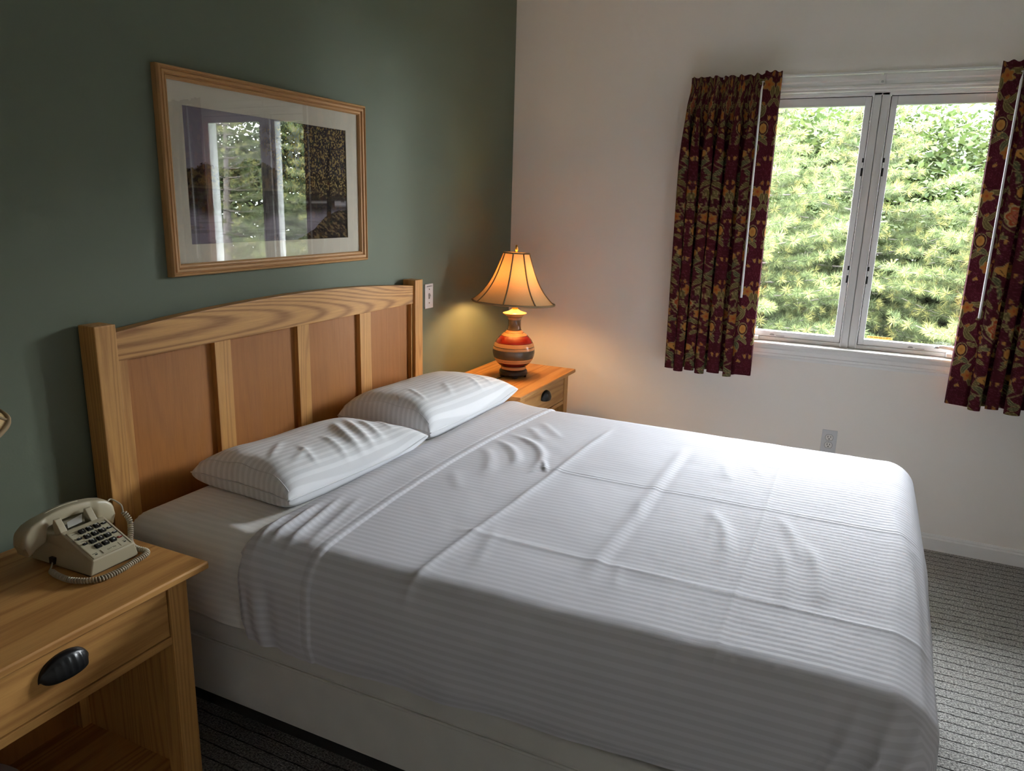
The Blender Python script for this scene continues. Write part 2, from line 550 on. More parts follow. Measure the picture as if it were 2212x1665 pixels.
# unseen eave over the window, added to soften the daylight near the glass
struct('added_eave', prism_me([(.14, 2.23), (1.0, 2.23), (1.0, 2.38), (.14, 2.75)], 'y', RY0 - .5, .8), M_TRIM)

# ------------------------------------------------------------------ window
win = bpy.data.objects.new('window_1', None); win.location = (0, -1.81, WZ0); C.objects.link(win)
ORIG[win.name] = Vector(win.location); put(win, 'white double casement window over green trees', kind='structure')
def wpart(name, me, mat=M_VINYL, smooth=False): return link(name, me, mat, win, smooth)
# jamb liner
wpart('jamb', boxes_me([(.005, .14, WY1 - .012, WY1, WZ0, WZ1), (.005, .14, WY0, WY0 + .012, WZ0, WZ1), (.005, .14, WY0, WY1, WZ1 - .012, WZ1), (.03, .14, WY0, WY1, WZ0, WZ0 + .018)], .001))
# head casing with stepped bands, side casings
hc = [(0, 2.098), (-.010, 2.098), (-.013, 2.102), (-.013, 2.110), (-.017, 2.114), (-.017, 2.122), (-.012, 2.126), (-.014, 2.140), (-.020, 2.146), (-.022, 2.162), (-.018, 2.170), (0, 2.170)]
wpart('head_casing', prism_me(hc, 'y', WY0 - .075, WY1 + .075), M_TRIM)
def side_casing(y_in, sgn):
    pts = [(0, y_in - sgn * .004), (-.010, y_in - sgn * .004), (-.013, y_in), (-.013, y_in + sgn * .008), (-.017, y_in + sgn * .012), (-.017, y_in + sgn * .024), (-.014, y_in + sgn * .04), (-.022, y_in + sgn * .062), (-.018, y_in + sgn * .07), (0, y_in + sgn * .07)]
    return prism_me(pts, 'z', .935, 2.098)
wpart('side_casing', side_casing(WY1, 1), M_TRIM)
wpart('side_casing', side_casing(WY0, -1), M_TRIM)
wpart('sill', prism_me([(.05, .918), (.05, .937), (.030, .937), (.028, .934), (-.020, .934), (-.034, .931), (-.037, .927), (-.037, .922), (-.033, .917)], 'y', WY0 - .085, WY1 + .085), M_TRIM)
wpart('apron', prism_me([(0, .917), (-.026, .917), (-.022, .905), (-.015, .897), (-.015, .880), (-.019, .876), (-.019, .866), (-.013, .862), (-.010, .850), (0, .850)], 'y', WY0 - .070, WY1 + .070), M_TRIM)
# mullion: two flat strips with a groove, stops either side
YM = -1.809
wpart('mullion', boxes_me([(.012, .12, YM + .0015, YM + .030, .934, 2.095), (.012, .12, YM - .030, YM - .0015, .934, 2.095), (.030, .11, YM - .0015, YM + .0015, .934, 2.095)], .0008))
for s in (1, -1):
    wpart('stop', box_me(.008, .04, YM + s * .030 if s > 0 else YM - .037, YM + .037 if s > 0 else YM - .030, .937, 2.094, .0015))
def sash(y0, y1, inner):
    """y0<y1; glass inset; inner: side (+1/-1) of the mullion stile as seen along y"""
    zb, zt = .9545, 2.080
    gl = .026
    so = .046
    a = y0 + (gl if inner < 0 else so); b = y1 - (gl if inner > 0 else so)
    gzb, gzt = .983, 2.041
    s = wpart('sash', boxes_me([(.030, .062, y0, a, zb, zt), (.030, .062, b, y1, zb, zt), (.030, .062, a, b, zb, gzb), (.030, .062, a, b, gzt, zt)], .0018))
    sub('glazing_bead', boxes_me([(.0268, .0302, a - .006, a - .001, gzb - .006, gzt + .006), (.0268, .0302, b + .001, b + .006, gzb - .006, gzt + .006),
                                  (.0268, .0302, a, b, gzb - .006, gzb - .001), (.0268, .0302, a, b, gzt + .001, gzt + .006)]), M_VINYL, s)
    sub('pane', box_me(.049, .053, a - .004, b + .004, gzb - .004, gzt + .004), M_PANE, s)
    # dark gap line round the sash
    wpart('weatherstrip', boxes_me([(.033, .066, y0 - .003, y0, zb, zt), (.033, .066, y1, y1 + .003, zb, zt), (.036, .066, y0, y1, zb - .003, zb), (.036, .066, y0, y1, zt, zt + .003)]), M_STEEL)
    return s, a, b
s1, a1, b1 = sash(-1.247, -1.772, -1) if False else sash(-1.769, -1.250, -1)
s2, a2, b2 = sash(-2.372, -1.849, 1)
# frame head and foot pieces in front of the sashes
wpart('frame_head', boxes_me([(.012, .05, WY0 + .012, WY1 - .012, 2.083, 2.095)], .0015))
for (ya, yb) in ((-1.772, -1.250), (-2.372, -1.846)):
    wpart('operator_cover', prism_me([(.020, .937), (.024, .9535), (.06, .9535), (.06, .937)], 'y', ya, yb))
for s, ys, zs in ((s1, -1.7655, (1.775, 1.285)), (s2, -1.8525, (1.775, 1.285))):
    for i, z in enumerate(zs):
        sub('lock_slot', boxes_me([(.0286, .0302, ys - .0035, ys + .0035, z - .040, z + .040)]), M_BLACKM, s)
        sub('lock_lever', boxes_me([(.0225, .030, ys - .004, ys + .004, z - .004, z + .020)], .001), M_VINYL, s)
for s, y in ((s1, a1), (s2, b2)):
    d = 1 if s is s1 else -1
    sub('screen_pin', boxes_me([(.040, .044, min(y - d * .004, y + d * .012), max(y - d * .004, y + d * .012), 1.936, 1.940)]), M_STEEL, s)
# operators: base, arm, knob
op = wpart('crank_operator', boxes_me([(-.004, .028, -1.395, -1.300, .937, .957)], .004), M_VINYL)
sub('crank_handle', tube_me([(-.006, -1.352, .945), (-.010, -1.350, .955), (-.006, -1.366, .972), (.000, -1.372, .990)], [.010, .010, .008, .007], 10), M_VINYL, op, True)
sub('crank_knob', lathe_me([(0, -.006), (.008, -.006), (.009, 0), (.008, .006), (0, .006)], (-.016, -1.352, .950), 16), M_CHROME, op, True)
op = wpart('crank_operator', boxes_me([(-.004, .028, -2.330, -2.222, .937, .957)], .004), M_VINYL)
sub('crank_handle', tube_me([(-.002, -2.252, .950), (-.004, -2.252, .972), (-.006, -2.240, .982), (-.008, -2.196, .985), (-.010, -2.180, .982)], [.008, .008, .009, .008, .007], 10), M_VINYL, op, True)
sub('crank_knob', lathe_me([(0, -.006), (.009, -.006), (.010, 0), (.009, .006), (0, .006)], (-.016, -2.178, .983), 16), M_CHROME, op, True)
# stickers
M_YEL = plain('yellow_label', lin(238, 205, 110), .6, .3)
st = sub('warning_sticker', box_me(.0478, .0488, -1.998, -1.886, .988, .999), M_YEL, s2)
bars = []
yy = -1.890
for w in (.006, .014, .018, .016, .006, .012, .008):
    bars.append((.0474, .0479, yy - w, yy, .9922, .9952)); yy -= w + .0035
sub('sticker_print', boxes_me(bars), plain('orange_print', lin(170, 100, 40), .7, .2), s2)
for (s, y) in ((s1, -1.445), (s2, -2.065)):
    sub('maker_label', boxes_me([(.0293, .0301, y - .022, y, .9615, .9655), (.0293, .0301, y - .018, y - .003, .9665, .969), (.0293, .0301, y - .070, y - .030, .9605, .9625)]), plain('grey_print', (.22, .22, .22), .6, .3), s)

# ------------------------------------------------------------------ curtain rod, wands
rod = thing('curtain_rod', 'thin white curtain track above the window, fixed by a centre bracket', 'curtain rod', (-.07, -1.81, 2.16))
link('track', boxes_me([(-.086, -.074, -2.70, -.975, 2.160, 2.170)], .002), M_TRIM, rod)
link('return', boxes_me([(-.086, 0, -.985, -.975, 2.158, 2.172)], .002), M_TRIM, rod)
link('return', boxes_me([(-.086, 0, -2.70, -2.69, 2.158, 2.172)], .002), M_TRIM, rod)
br = link('bracket', boxes_me([(-.078, -.018, -1.806, -1.798, 2.160, 2.170), (-.024, -.0185, -1.815, -1.789, 2.124, 2.168)], .002), M_TRIM, rod)
sub('screw', lathe_me([(0, -.005), (.004, -.004), (.005, 0), (.004, .004), (0, .005)], (-.025, -1.802, 2.134), 12), M_CHROME, br, True)
def wand(y, zt, zb, x, label):
    w = thing('curtain_wand', label, 'curtain wand', (x, y, zb), 'curtain draw wands')
    link('rod', tube_me([(x, y, zb), (x, y, zb + .02), (x - .002, y + .002, zt - .03), (x, y, zt - .012)], [.0052, .0052, .0045, .003], 10), M_VINYL, w, True)
    link('hook', tube_me([(x, y, zt - .014), (x - .004, y, zt - .004), (x, y, zt + .006), (x + .010, y, zt + .008), (x + .05, y, zt + .012)], .0022, 8), M_CHROME, w, True)
    link('hook_ring', tube_me([(x - .001 + .0045 * math.cos(a), y + .0045 * math.sin(a), zt + .004) for a in np.linspace(0, 2 * PI, 12, endpoint=False)], .0018, 6, closed=True), M_CHROME, w, True)
wand(-1.315, 2.128, 1.158, -.160, 'white draw wand hanging in front of the left curtain')
wand(-2.305, 2.128, 1.146, -.160, 'white draw wand hanging in front of the right curtain')

# ------------------------------------------------------------------ curtains
def pattern_tile(W=.40, H=.47, px=.00125):
    nx, ny = int(W / px), int(H / px)
    X, Y = np.meshgrid((np.arange(nx) + .5) * px, (np.arange(ny) + .5) * px, indexing='ij')
    x = np.abs(X - W / 2)                                       # the print is mirrored about its axis
    img = np.zeros((nx, ny, 3))
    maroon = np.array(lin(76, 20, 28)); dkm = np.array(lin(56, 13, 22)); purp = np.array(lin(104, 44, 62))
    gold = np.array(lin(172, 122, 60)); ochre = np.array(lin(156, 98, 44)); olive = np.array(lin(96, 84, 48)); beige = np.array(lin(164, 146, 100))
    dark = np.array(lin(40, 16, 14)); rust = np.array(lin(150, 66, 36)); pink = np.array(lin(170, 92, 70)); green = np.array(lin(80, 82, 56))
    n = fbm(x * 30, Y * 30, 3, 3)
    img[:] = maroon + (dkm - maroon) * n[..., None]
    sw = fbm(x * 48, Y * 48, 9, 2)
    ln_ = np.exp(-((np.abs(np.sin(sw * 26)) / .26) ** 2))
    img[:] = img + (purp - img) * (ln_ * .75)[..., None]
    def wy(c): return (Y - c + H / 2) % H - H / 2
    def put_(mask, col, soft=1.0):
        img[:] = img + (np.asarray(col) - img) * (np.clip(mask, 0, 1) * soft)[..., None]
    def leaf(cx, cy, ang, L, w, k=0.0, col=olive):
        dx, dy = x - cx, wy(cy)
        a = dx * np.cos(ang) + dy * np.sin(ang); b = -dx * np.sin(ang) + dy * np.cos(ang)
        t = a / L
        b = b - k * a * (L - a) / L
        hw = w * np.power(np.clip(np.sin(PI * np.clip(t, 0, 1) ** .8), 0, 1), .8)
        ins = (t > 0) & (t < 1)
        m = ins * np.clip((hw - np.abs(b)) / .0012, 0, 1)
        put_(m, col)
        put_(ins * np.exp(-((np.abs(b) - hw * .8) / .0012) ** 2) * (hw > .002), beige, .75)
        put_(ins * np.exp(-(b / .0010) ** 2), beige, .55)
        put_(m * (np.sin(a * 900 + np.abs(b) * 900) > .6), dark, .25)
    def stem(pts, wd=.0016, col=olive):
        pts = np.array(pts); T = np.linspace(0, 1, 70)
        P = ((1 - T) ** 3)[:, None] * pts[0] + (3 * (1 - T) ** 2 * T)[:, None] * pts[1] + (3 * (1 - T) * T ** 2)[:, None] * pts[2] + (T ** 3)[:, None] * pts[3]
        d = np.full(x.shape, 9.0)
        for p in P: d = np.minimum(d, (x - p[0]) ** 2 + wy(p[1]) ** 2)
        put_(np.exp(-(np.sqrt(d) / wd) ** 2), col, .95)
        put_(np.exp(-((np.sqrt(d) - wd) / .0009) ** 2), beige, .5)
        return P
    def bell(cx, cy, ang, s=.020, col=gold):
        dx, dy = x - cx, wy(cy)
        a = (dx * np.cos(ang) + dy * np.sin(ang)) / s; b = (-dx * np.sin(ang) + dy * np.cos(ang)) / s
        hw = .42 * np.sqrt(np.clip(a, 0, 1)) * (1.15 - .35 * np.clip(a, 0, 1)) + .10 * (a > .8) * (a - .8) / .2
        tip = 1 + .12 * np.cos(b * 14)
        m = (a > 0) * (a < tip) * np.clip((hw - np.abs(b)) / .06, 0, 1)
        put_(m, col); put_(m * np.exp(-((np.abs(b) - hw * .45) / .06) ** 2), dark, .35)
        put_((a > 0) * (a < tip) * np.exp(-((np.abs(b) - hw) / .05) ** 2), beige, .5)
    S = stem
    S([(0, .02), (.10, .02), (.17, .10), (.12, .17)]); S([(.12, .17), (.06, .24), (.16, .26), (.19, .34)])
    S([(.19, .34), (.20, .42), (.10, .44), (.05, .38)]); S([(.0, .25), (.06, .27), (.10, .33), (.08, .40)])
    for (cx, cy, an, L, w, k) in [(.02, .02, .6, .07, .014, .8), (.05, .03, -.5, .06, .012, -.7), (.11, .05, 1.1, .07, .014, .5), (.15, .10, 2.2, .06, .013, -.6),
                                  (.13, .15, .2, .06, .013, .6), (.09, .22, 2.6, .06, .012, .7), (.12, .25, .9, .075, .014, -.7), (.17, .29, 2.4, .06, .012, .6),
                                  (.19, .34, 1.9, .07, .013, -.5), (.16, .41, 2.9, .07, .013, .7), (.10, .43, 3.6, .07, .013, -.6), (.07, .40, 4.4, .05, .011, .6),
                                  (.03, .28, 1.0, .06, .012, .5), (.06, .31, .2, .05, .011, -.5), (.09, .35, 1.7, .05, .011, .4), (.02, .44, 1.3, .06, .012, .6), (.07, .06, 2.0, .05, .010, .6), (.19, .13, 2.6, .05, .010, -.6), (.04, .16, .3, .05, .010, .6), (.02, .23, .2, .045, .009, -.5), (.15, .24, 3.3, .05, .010, .5), (.13, .34, 2.0, .05, .010, .6), (.06, .45, .4, .05, .010, -.6), (.18, .30, .9, .045, .009, .5)]:
        leaf(cx, cy, an, L, w, k, olive if (cx * 100 + cy * 37) % 2 > .8 else green)
    for (cx, cy, an, c) in [(.06, .10, 1.2, gold), (.085, .12, .4, ochre), (.17, .16, 2.0, gold), (.185, .24, 1.4, gold), (.15, .32, -.8, ochre), (.03, .20, 1.9, gold),
                            (.05, .19, .9, gold), (.14, .38, .3, gold), (.11, .29, 3.4, ochre), (.19, .06, 1.8, gold), (.17, .04, 2.7, gold), (.035, .35, 2.1, gold), (.19, .44, 4.4, ochre), (.10, .20, 4.6, gold)]:
        bell(cx, cy, an, .0185, c)
    # fan tulip on the axis
    dx, dy = x, wy(.085); r = np.hypot(dx, dy + .022); th = np.arctan2(dx, dy + .022)
    R = .058 * (1 + .10 * np.cos(th * 7)) * (np.abs(th) < 1.15)
    m = np.clip((R - r) / .002, 0, 1) * (dy > -.03)
    put_(m, gold); put_(m * (np.abs(np.sin(th * 4.2)) < .28) * (r > .012) * (r < .045), dark, .85); put_(m * (r > R - .006), ochre, .8)
    put_(np.exp(-((r - R) / .0016) ** 2) * (R > 0), beige, .8)
    # carnation on the axis
    dx, dy = x, wy(.315); r = np.hypot(dx, dy); th = np.arctan2(dy, dx)
    R = .040 * (1 + .12 * np.cos(th * 6))
    put_(np.clip((R + .006 - r) / .002, 0, 1), beige); put_(np.clip((R - r) / .002, 0, 1), rust)
    R2 = .026 * (1 + .16 * np.cos(th * 6 + 1)); put_(np.exp(-((r - R2) / .002) ** 2), beige, .9); put_(np.clip((R2 - .003 - r) / .002, 0, 1), pink)
    put_(np.exp(-((r - .012 * (1 + .2 * np.cos(th * 4))) / .0016) ** 2), dark, .7)
    # pear medallions and side blooms
    for (cx, cy) in ((.165, .205), (.0, .41)):
        dx, dy = x - cx, wy(cy); e = np.sqrt((dx / .016) ** 2 + ((dy) / .022) ** 2)
        put_(np.clip((1.42 - e) / .08, 0, 1), dkm); put_(np.exp(-((e - 1.36) / .07) ** 2), beige, .85); put_(np.clip((1 - e) / .08, 0, 1), gold); put_(np.clip((.6 - e) / .3, 0, 1), ochre, .7)
    for (cx, cy) in ((.125, .095), (.08, .265), (.17, .39)):
        dx, dy = x - cx, wy(cy); r = np.hypot(dx, dy); th = np.arctan2(dy, dx)
        R = .021 * (1 + .22 * np.cos(th * 5)); put_(np.clip((R - r) / .002, 0, 1), ochre); put_(np.exp(-((r - R) / .0014) ** 2), beige, .6); put_(np.clip((.007 - r) / .002, 0, 1), rust)
    return img, W, H
TILE, TW, TH = pattern_tile()

def curtain(name, label, y_out, y_in, zt, zb, cloth, seed, nf, lead, off):
    """y_out: wall-side edge, y_in: leading edge (next to the glass); lead: width of the flat leading strip"""
    rs = np.random.default_rng(seed)
    NU, NV = 290, 380
    u = np.linspace(0, 1, NU)[:, None]; v = np.linspace(0, 1, NV)[None, :]
    z = zt + (zb - zt) * v
    sgn = 1 if y_in > y_out else -1
    wid = abs(y_in - y_out)
    fl = 1 - lead / wid
    ph0 = 2 * PI * nf * np.clip(u / fl, 0, 1) + .9 * np.sin(2 * PI * u * 1.3 + rs.uniform(0, 6)) + .5 * np.sin(2 * PI * u * 2.9 + rs.uniform(0, 6))
    ph0 = ph0 + .35 * np.sin(v * 4 + u * 9)
    inner = sstep(fl, fl - .10, u)                                  # folds die out into the flat leading strip
    head = sstep(.075, .0, v)
    A = (.012 + .028 * sstep(.03, .22, v) + .008 * v) * inner
    F = np.sin(ph0); F = np.sign(F) * np.abs(F) ** .75
    mod = .75 + .45 * vnoise(u * 5 + seed, v * 0 + 1.5, seed)
    xx = -.104 - A * F * mod
    lat = -.017 * np.sin(2 * ph0) * inner * sstep(.05, .3, v)
    xx = xx - (.010 * np.sin(u * 2 * PI * nf * 2.9 + rs.uniform(0, 6)) * np.abs(np.sin(u * 40))) * head * inner     # gathered header
    xx = xx - .014 * (1 - inner)                                     # leading strip hangs forward
    spread = 1 + .05 * sstep(.02, .12, v) * (1 - .3 * v)
    yy = y_in + (y_out - y_in) * (1 - u) * spread
    yy = yy + sgn * lat * 1.0
    # the leading strip turns back slightly at its edge
    xx = xx + .010 * sstep(1 - .012, 1.0, u)
    zz = z + .006 * np.sin(ph0 * .5 + 1) * v + .004 * (fbm(u * 9, v * 3, seed, 2) - .5)
    zz = zz + .010 * head * (u > fl) + .004 * np.sin(u * 70) * (v < .01)
    P = np.stack([xx + 0 * v, yy + 0 * z, zz + 0 * u], -1)
    Vx = P.reshape(-1, 3)
    me = big_me(Vx, grid_faces(NU, NV, flip=(sgn > 0)))
    dd = np.sqrt(np.diff(xx, axis=0) ** 2 + np.diff(yy, axis=0) ** 2)          # cloth coordinate = real length along the folds
    row = int(NV * .55)
    sl = np.concatenate([[0], np.cumsum(dd[:, row])])[:, None]
    U = off + sl + 0 * v; Vv = 2.2 - z + 0 * u
    ix = ((U % TW) / TW * TILE.shape[0]).astype(int) % TILE.shape[0]
    iy = (((-Vv) % TH) / TH * TILE.shape[1]).astype(int) % TILE.shape[1]
    set_col(me, TILE[ix, iy].reshape(-1, 3))
    o = link(name, me, M_CURTAIN, None, True)
    return put(o, label, 'curtain', 'window curtains')
curtain('curtain', 'maroon floral curtain at the left of the window, nearer the lamp', -.978, -1.390, 2.172, .765, .80, 5, 6, .075, .02)
curtain('curtain', 'maroon floral curtain at the right of the window, cut by the photo edge', -2.675, -2.236, 2.172, .745, .84, 9, 6, .070, .10)
# ================================================================== headboard
HX0, HX1 = -2.627, -1.055
hb = thing('headboard', 'oak bed headboard with an arched top rail and four recessed panels', 'headboard', (-1.841, -.04, 0))
link('post', box_me(HX0, HX0 + .061, -.076, -.012, 0, 1.232, .003), M_OAKZ, hb)
link('post', box_me(HX1 - .061, HX1, -.076, -.012, 0, 1.232, .003), M_OAKZ, hb)
xa, xb = HX0 + .061, HX1 - .061
arc = []
for i in range(33):
    q = i / 32; arc.append((xa + (xb - xa) * q, 1.208 + .036 * (1 - (2 * q - 1) ** 2)))
link('top_rail', prism_me([(xa, 1.130), (xb, 1.130)] + arc[::-1], 'y', -.066, -.026, .002), M_RAIL, hb)
link('bottom_rail', box_me(xa, xb, -.062, -.028, .40, .52, .002), M_OAKX, hb)
for (x0, x1) in ((xa, -2.531), (-2.229, -2.165), (-1.857, -1.796), (-1.497, -1.424), (-1.128, xb)):
    link('stile', box_me(x0, x1, -.062, -.028, .52, 1.131, .0015), M_OAKZ, hb)
for (x0, x1) in ((-2.531, -2.229), (-2.165, -1.857), (-1.796, -1.497), (-1.424, -1.128)):
    link('panel', box_me(x0 - .004, x1 + .004, -.044, -.034, .515, 1.135), M_PAN, hb)

# ================================================================== nightstands
NZ = .712
def cup_pull(cx, yf, cz, w=.106, h=.044, d=.026):
    """half-dome bin pull, open below, ribbed face; face plane at y=yf, projects towards -y"""
    NU, NV = 49, 16
    V = np.zeros((NU, NV, 3))
    for i in range(NU):
        a = PI * i / (NU - 1)
        for j in range(NV):
            b = (PI / 2) * j / (NV - 1)                            # 0 at rim on the drawer, pi/2 at lower lip
            ex = math.cos(a); 
            px = cx - w / 2 * ex * (1 - .10 * math.sin(b) ** 2)
            top = math.sin(a) ** .8
            pz = cz - .016 + h * top * math.cos(b) ** .9 - .006 * math.sin(b) * top
            py = yf - d * math.sin(b) ** .8 * top ** .8
            rib = .0016 * max(0, math.cos((px - cx) / w * 2 * PI * 7.5)) * (1 if .35 < j / (NV - 1) < .9 and abs(px - cx) < w * .36 else 0)
            ridge = .0014 * math.exp(-((j / (NV - 1) - .25) / .06) ** 2)
            V[i, j] = (px, py - rib - ridge, pz)
    me = big_me(V.reshape(-1, 3), grid_faces(NU, NV))
    bm = bmesh.new(); bm.from_mesh(me); bmesh.ops.remove_doubles(bm, verts=bm.verts, dist=1e-5)
    bmesh.ops.recalc_face_normals(bm, faces=bm.faces)
    r = bmesh.ops.solidify(bm, geom=list(bm.faces), thickness=.002)
    bm.to_mesh(me); bm.free()
    return me

def nightstand(x0, x1, label):
    """x0,x1: ends of the table top"""
    yb, yf = -.030, -.497
    n = thing('nightstand', label, 'nightstand', ((x0 + x1) / 2, -.26, 0), 'oak nightstands beside the bed')
    top = prism_me([(yb, NZ - .020), (yf + .004, NZ - .020), (yf, NZ - .016), (yf, NZ - .004), (yf + .003, NZ), (yb, NZ)], 'x', x0, x1, .0015)
    link('table_top', top, M_OAKX, n)
    px0, px1 = x0 + .048, x1 - .048
    fy, by = yf + .022, yb - .012
    for (a, b) in ((px0, px0 + .052), (px1 - .052, px1)):
        link('leg', box_me(a, b, fy, fy + .052, 0, NZ - .020, .0025), M_OAKZ, n)
        link('leg', box_me(a, b, by - .052, by, 0, NZ - .020, .0025), M_OAKZ, n)
    for (a, b) in ((px0 + .012, px0 + .028), (px1 - .028, px1 - .012)):
        link('side_panel', box_me(a, b, fy + .05, by - .05, .15, NZ - .020), M_OAKZ, n)
    link('back_panel', box_me(px0 + .05, px1 - .05, by - .016, by - .006, .15, NZ - .020), M_PAN, n)
    link('bottom_shelf', box_me(px0 + .02, px1 - .02, fy + .012, by - .008, .150, .168, .0015), M_OAKX, n)
    link('rail', box_me(px0 + .05, px1 - .05, fy + .003, fy + .03, .537, .557, .0015), M_OAKX, n)
    link('partition', box_me(px0 + .028, px1 - .028, fy + .03, by - .016, .541, .551), M_OAKX, n)
    dr = link('drawer', boxes_me([(px0 + .0550, px1 - .0550, fy + .004, fy + .024, .5605, NZ - .0235), (px0 + .064, px1 - .064, fy + .024, by - .03, .566, .66)], .0012), M_OAKX, n)
    sub('cup_pull', cup_pull((x0 + x1) / 2, fy + .004, .640), M_BLACKM, dr, True)
    return n
nsA = nightstand(-3.405, -2.695, 'oak nightstand in the near left corner carrying the desk telephone')
nsB = copy_tree(nsA)
nsB.location.x += (-.188 + .897) * 0 + (-.5425 + 3.05)
put(nsB, 'oak nightstand in the far corner carrying the lit lamp')

# ================================================================== lamps
def lamp(cx, cy, lit, label, tilt):
    L = thing('table_lamp', label, 'lamp', (cx, cy, NZ), 'banded ceramic table lamps')
    c = (cx, cy, NZ)
    link('plinth', lathe_me([(0, .010), (.066, .010), (.070, .013), (.073, .018), (.070, .022), (.072, .027), (.070, .034), (.064, .038), (0, .038)], c, 40), M_PLINTH, L, True)
    for k in range(5):
        a = 2 * PI * k / 5 + .3
        f = prism_me([(-.016, .012), (.016, .012), (.012, .004), (.008, 0), (-.008, 0), (-.012, .004)], 'y', -.006, .006, .001)
        f.transform(Matrix.Translation(Vector(c)) @ Matrix.Rotation(a, 4, 'Z') @ Matrix.Translation((0, -.062, 0)))
        link('plinth_foot', f, M_PLINTH, L)
    prof = [(0, .038), (.060, .038), (.0635, .042), (.0625, .050), (.063, .056), (.074, .063), (.086, .075), (.097, .092), (.104, .110), (.107, .129), (.105, .150), (.099, .170), (.088, .190), (.072, .208), (.056, .221),
            (.042, .232), (.034, .244), (.0315, .262), (.0315, .285), (.034, .297), (.041, .309), (.055, .319), (.060, .323), (.059, .326), (.045, .330), (.030, .335), (.018, .343), (.012, .346), (0, .347)]
    link('vase_body', lathe_me(prof, c, 64), M_VASE, L, True)
    link('socket', lathe_me([(0, .345), (.014, .345), (.016, .352), (.016, .420), (.012, .430), (0, .430)], c, 24), M_BRASS, L, True)
    link('harp', tube_me([(cx + .016, cy, NZ + .37), (cx + .050, cy, NZ + .42), (cx + .058, cy, NZ + .50), (cx + .040, cy, NZ + .585), (cx, cy, NZ + .612), (cx - .040, cy, NZ + .585), (cx - .058, cy, NZ + .50), (cx - .050, cy, NZ + .42), (cx - .016, cy, NZ + .37)], .0018, 8), M_BRASS, L, True)
    link('bulb', lathe_me([(0, .430), (.012, .430), (.013, .450), (.022, .480), (.029, .508), (.026, .532), (.014, .548), (0, .551)], c, 24), M_BULB_ON if lit else M_BULB_OFF, L, True)
    # shade: eight bell panels
    R0, R1, z0, z1 = .064, .207, .620, .379
    def rad(t): return R0 + (R1 - R0) * (.60 * t + .40 * t ** 4)
    nt, na = 26, 96
    V = np.zeros((na, nt, 3)); 
    for i in range(na):
        a = 2 * PI * i / na
        flat = 1 - .022 * (1 - np.cos(8 * (a - .2))) * .5               # panels are a little flat between ribs
        for j in range(nt):
            t = j / (nt - 1); r = rad(t) * flat
            V[i, j] = (r * math.cos(a), r * math.sin(a), z0 + (z1 - z0) * t)
    V = np.concatenate([V, V[:1]], 0)
    TM = Matrix.Translation(Vector((cx, cy, NZ + .61))) @ Matrix.Rotation(tilt[0], 4, 'X') @ Matrix.Rotation(tilt[1], 4, 'Y') @ Matrix.Translation((0, 0, -.61))
    me = big_me(V.reshape(-1, 3), grid_faces(na + 1, nt)); me.transform(TM)
    bm = bmesh.new(); bm.from_mesh(me); bmesh.ops.remove_doubles(bm, verts=bm.verts, dist=1e-5); bmesh.ops.recalc_face_normals(bm, faces=bm.faces); bm.to_mesh(me); bm.free()
    sh = link('lamp_shade', me, M_SHADE, L, True)
    for k in range(8):
        a = 2 * PI * k / 8 + .2
        me = tube_me([((rad(t) + .0006) * math.cos(a), (rad(t) + .0006) * math.sin(a), z0 + (z1 - z0) * t) for t in np.linspace(0, 1, 16)], .0038, 6); me.transform(TM)
        sub('shade_rib', me, M_TRIMGREY, sh, True)
    for (r, z, q) in ((R0, z0, .004), (R1, z1, .005)):
        me = tube_me([((r) * (1 - .022 * (1 - math.cos(8 * (a - .2))) * .5) * math.cos(a), (r) * (1 - .022 * (1 - math.cos(8 * (a - .2))) * .5) * math.sin(a), z) for a in np.linspace(0, 2 * PI, 72, endpoint=False)], q, 8, closed=True); me.transform(TM)
        sub('shade_trim', me, M_TRIMGREY, sh, True)
    sp = []
    for k in range(3):
        a = 2 * PI * k / 3
        me = tube_me([(0, 0, .612), (R0 * math.cos(a), R0 * math.sin(a), z0 - .002)], .0015, 6); me.transform(TM)
        sub('spider_arm', me, M_BRASS, sh)
    link('finial', lathe_me([(0, .610), (.006, .610), (.007, .620), (.004, .626), (.007, .634), (.0075, .642), (.005, .648), (.006, .655), (.003, .660), (0, .660)], c, 20), M_BRASS, L, True)
    return L
LA = lamp(-.518, -.280, True, 'lit table lamp with a red and grey banded vase base in the far corner', (math.radians(1.2), math.radians(2.6)))
LB = lamp(-3.226, -.232, False, 'unlit table lamp at the left edge, only its pale shade rim showing', (math.radians(1), math.radians(-10)))
put(link('lamp_cord', tube_me([(-.585, -.262, .722), (-.63, -.245, .7165), (-.70, -.232, .7155), (-.78, -.205, .7155), (-.86, -.150, .7155), (-.895, -.12, .7155), (-.915, -.10, .70), (-.93, -.06, .60), (-.935, -.05, .30), (-.92, -.05, .10)], .0032, 8), M_BROWNCORD, LA, True))

# ================================================================== bed
BX0, BX1, BY1 = -2.618, -1.062, -2.062
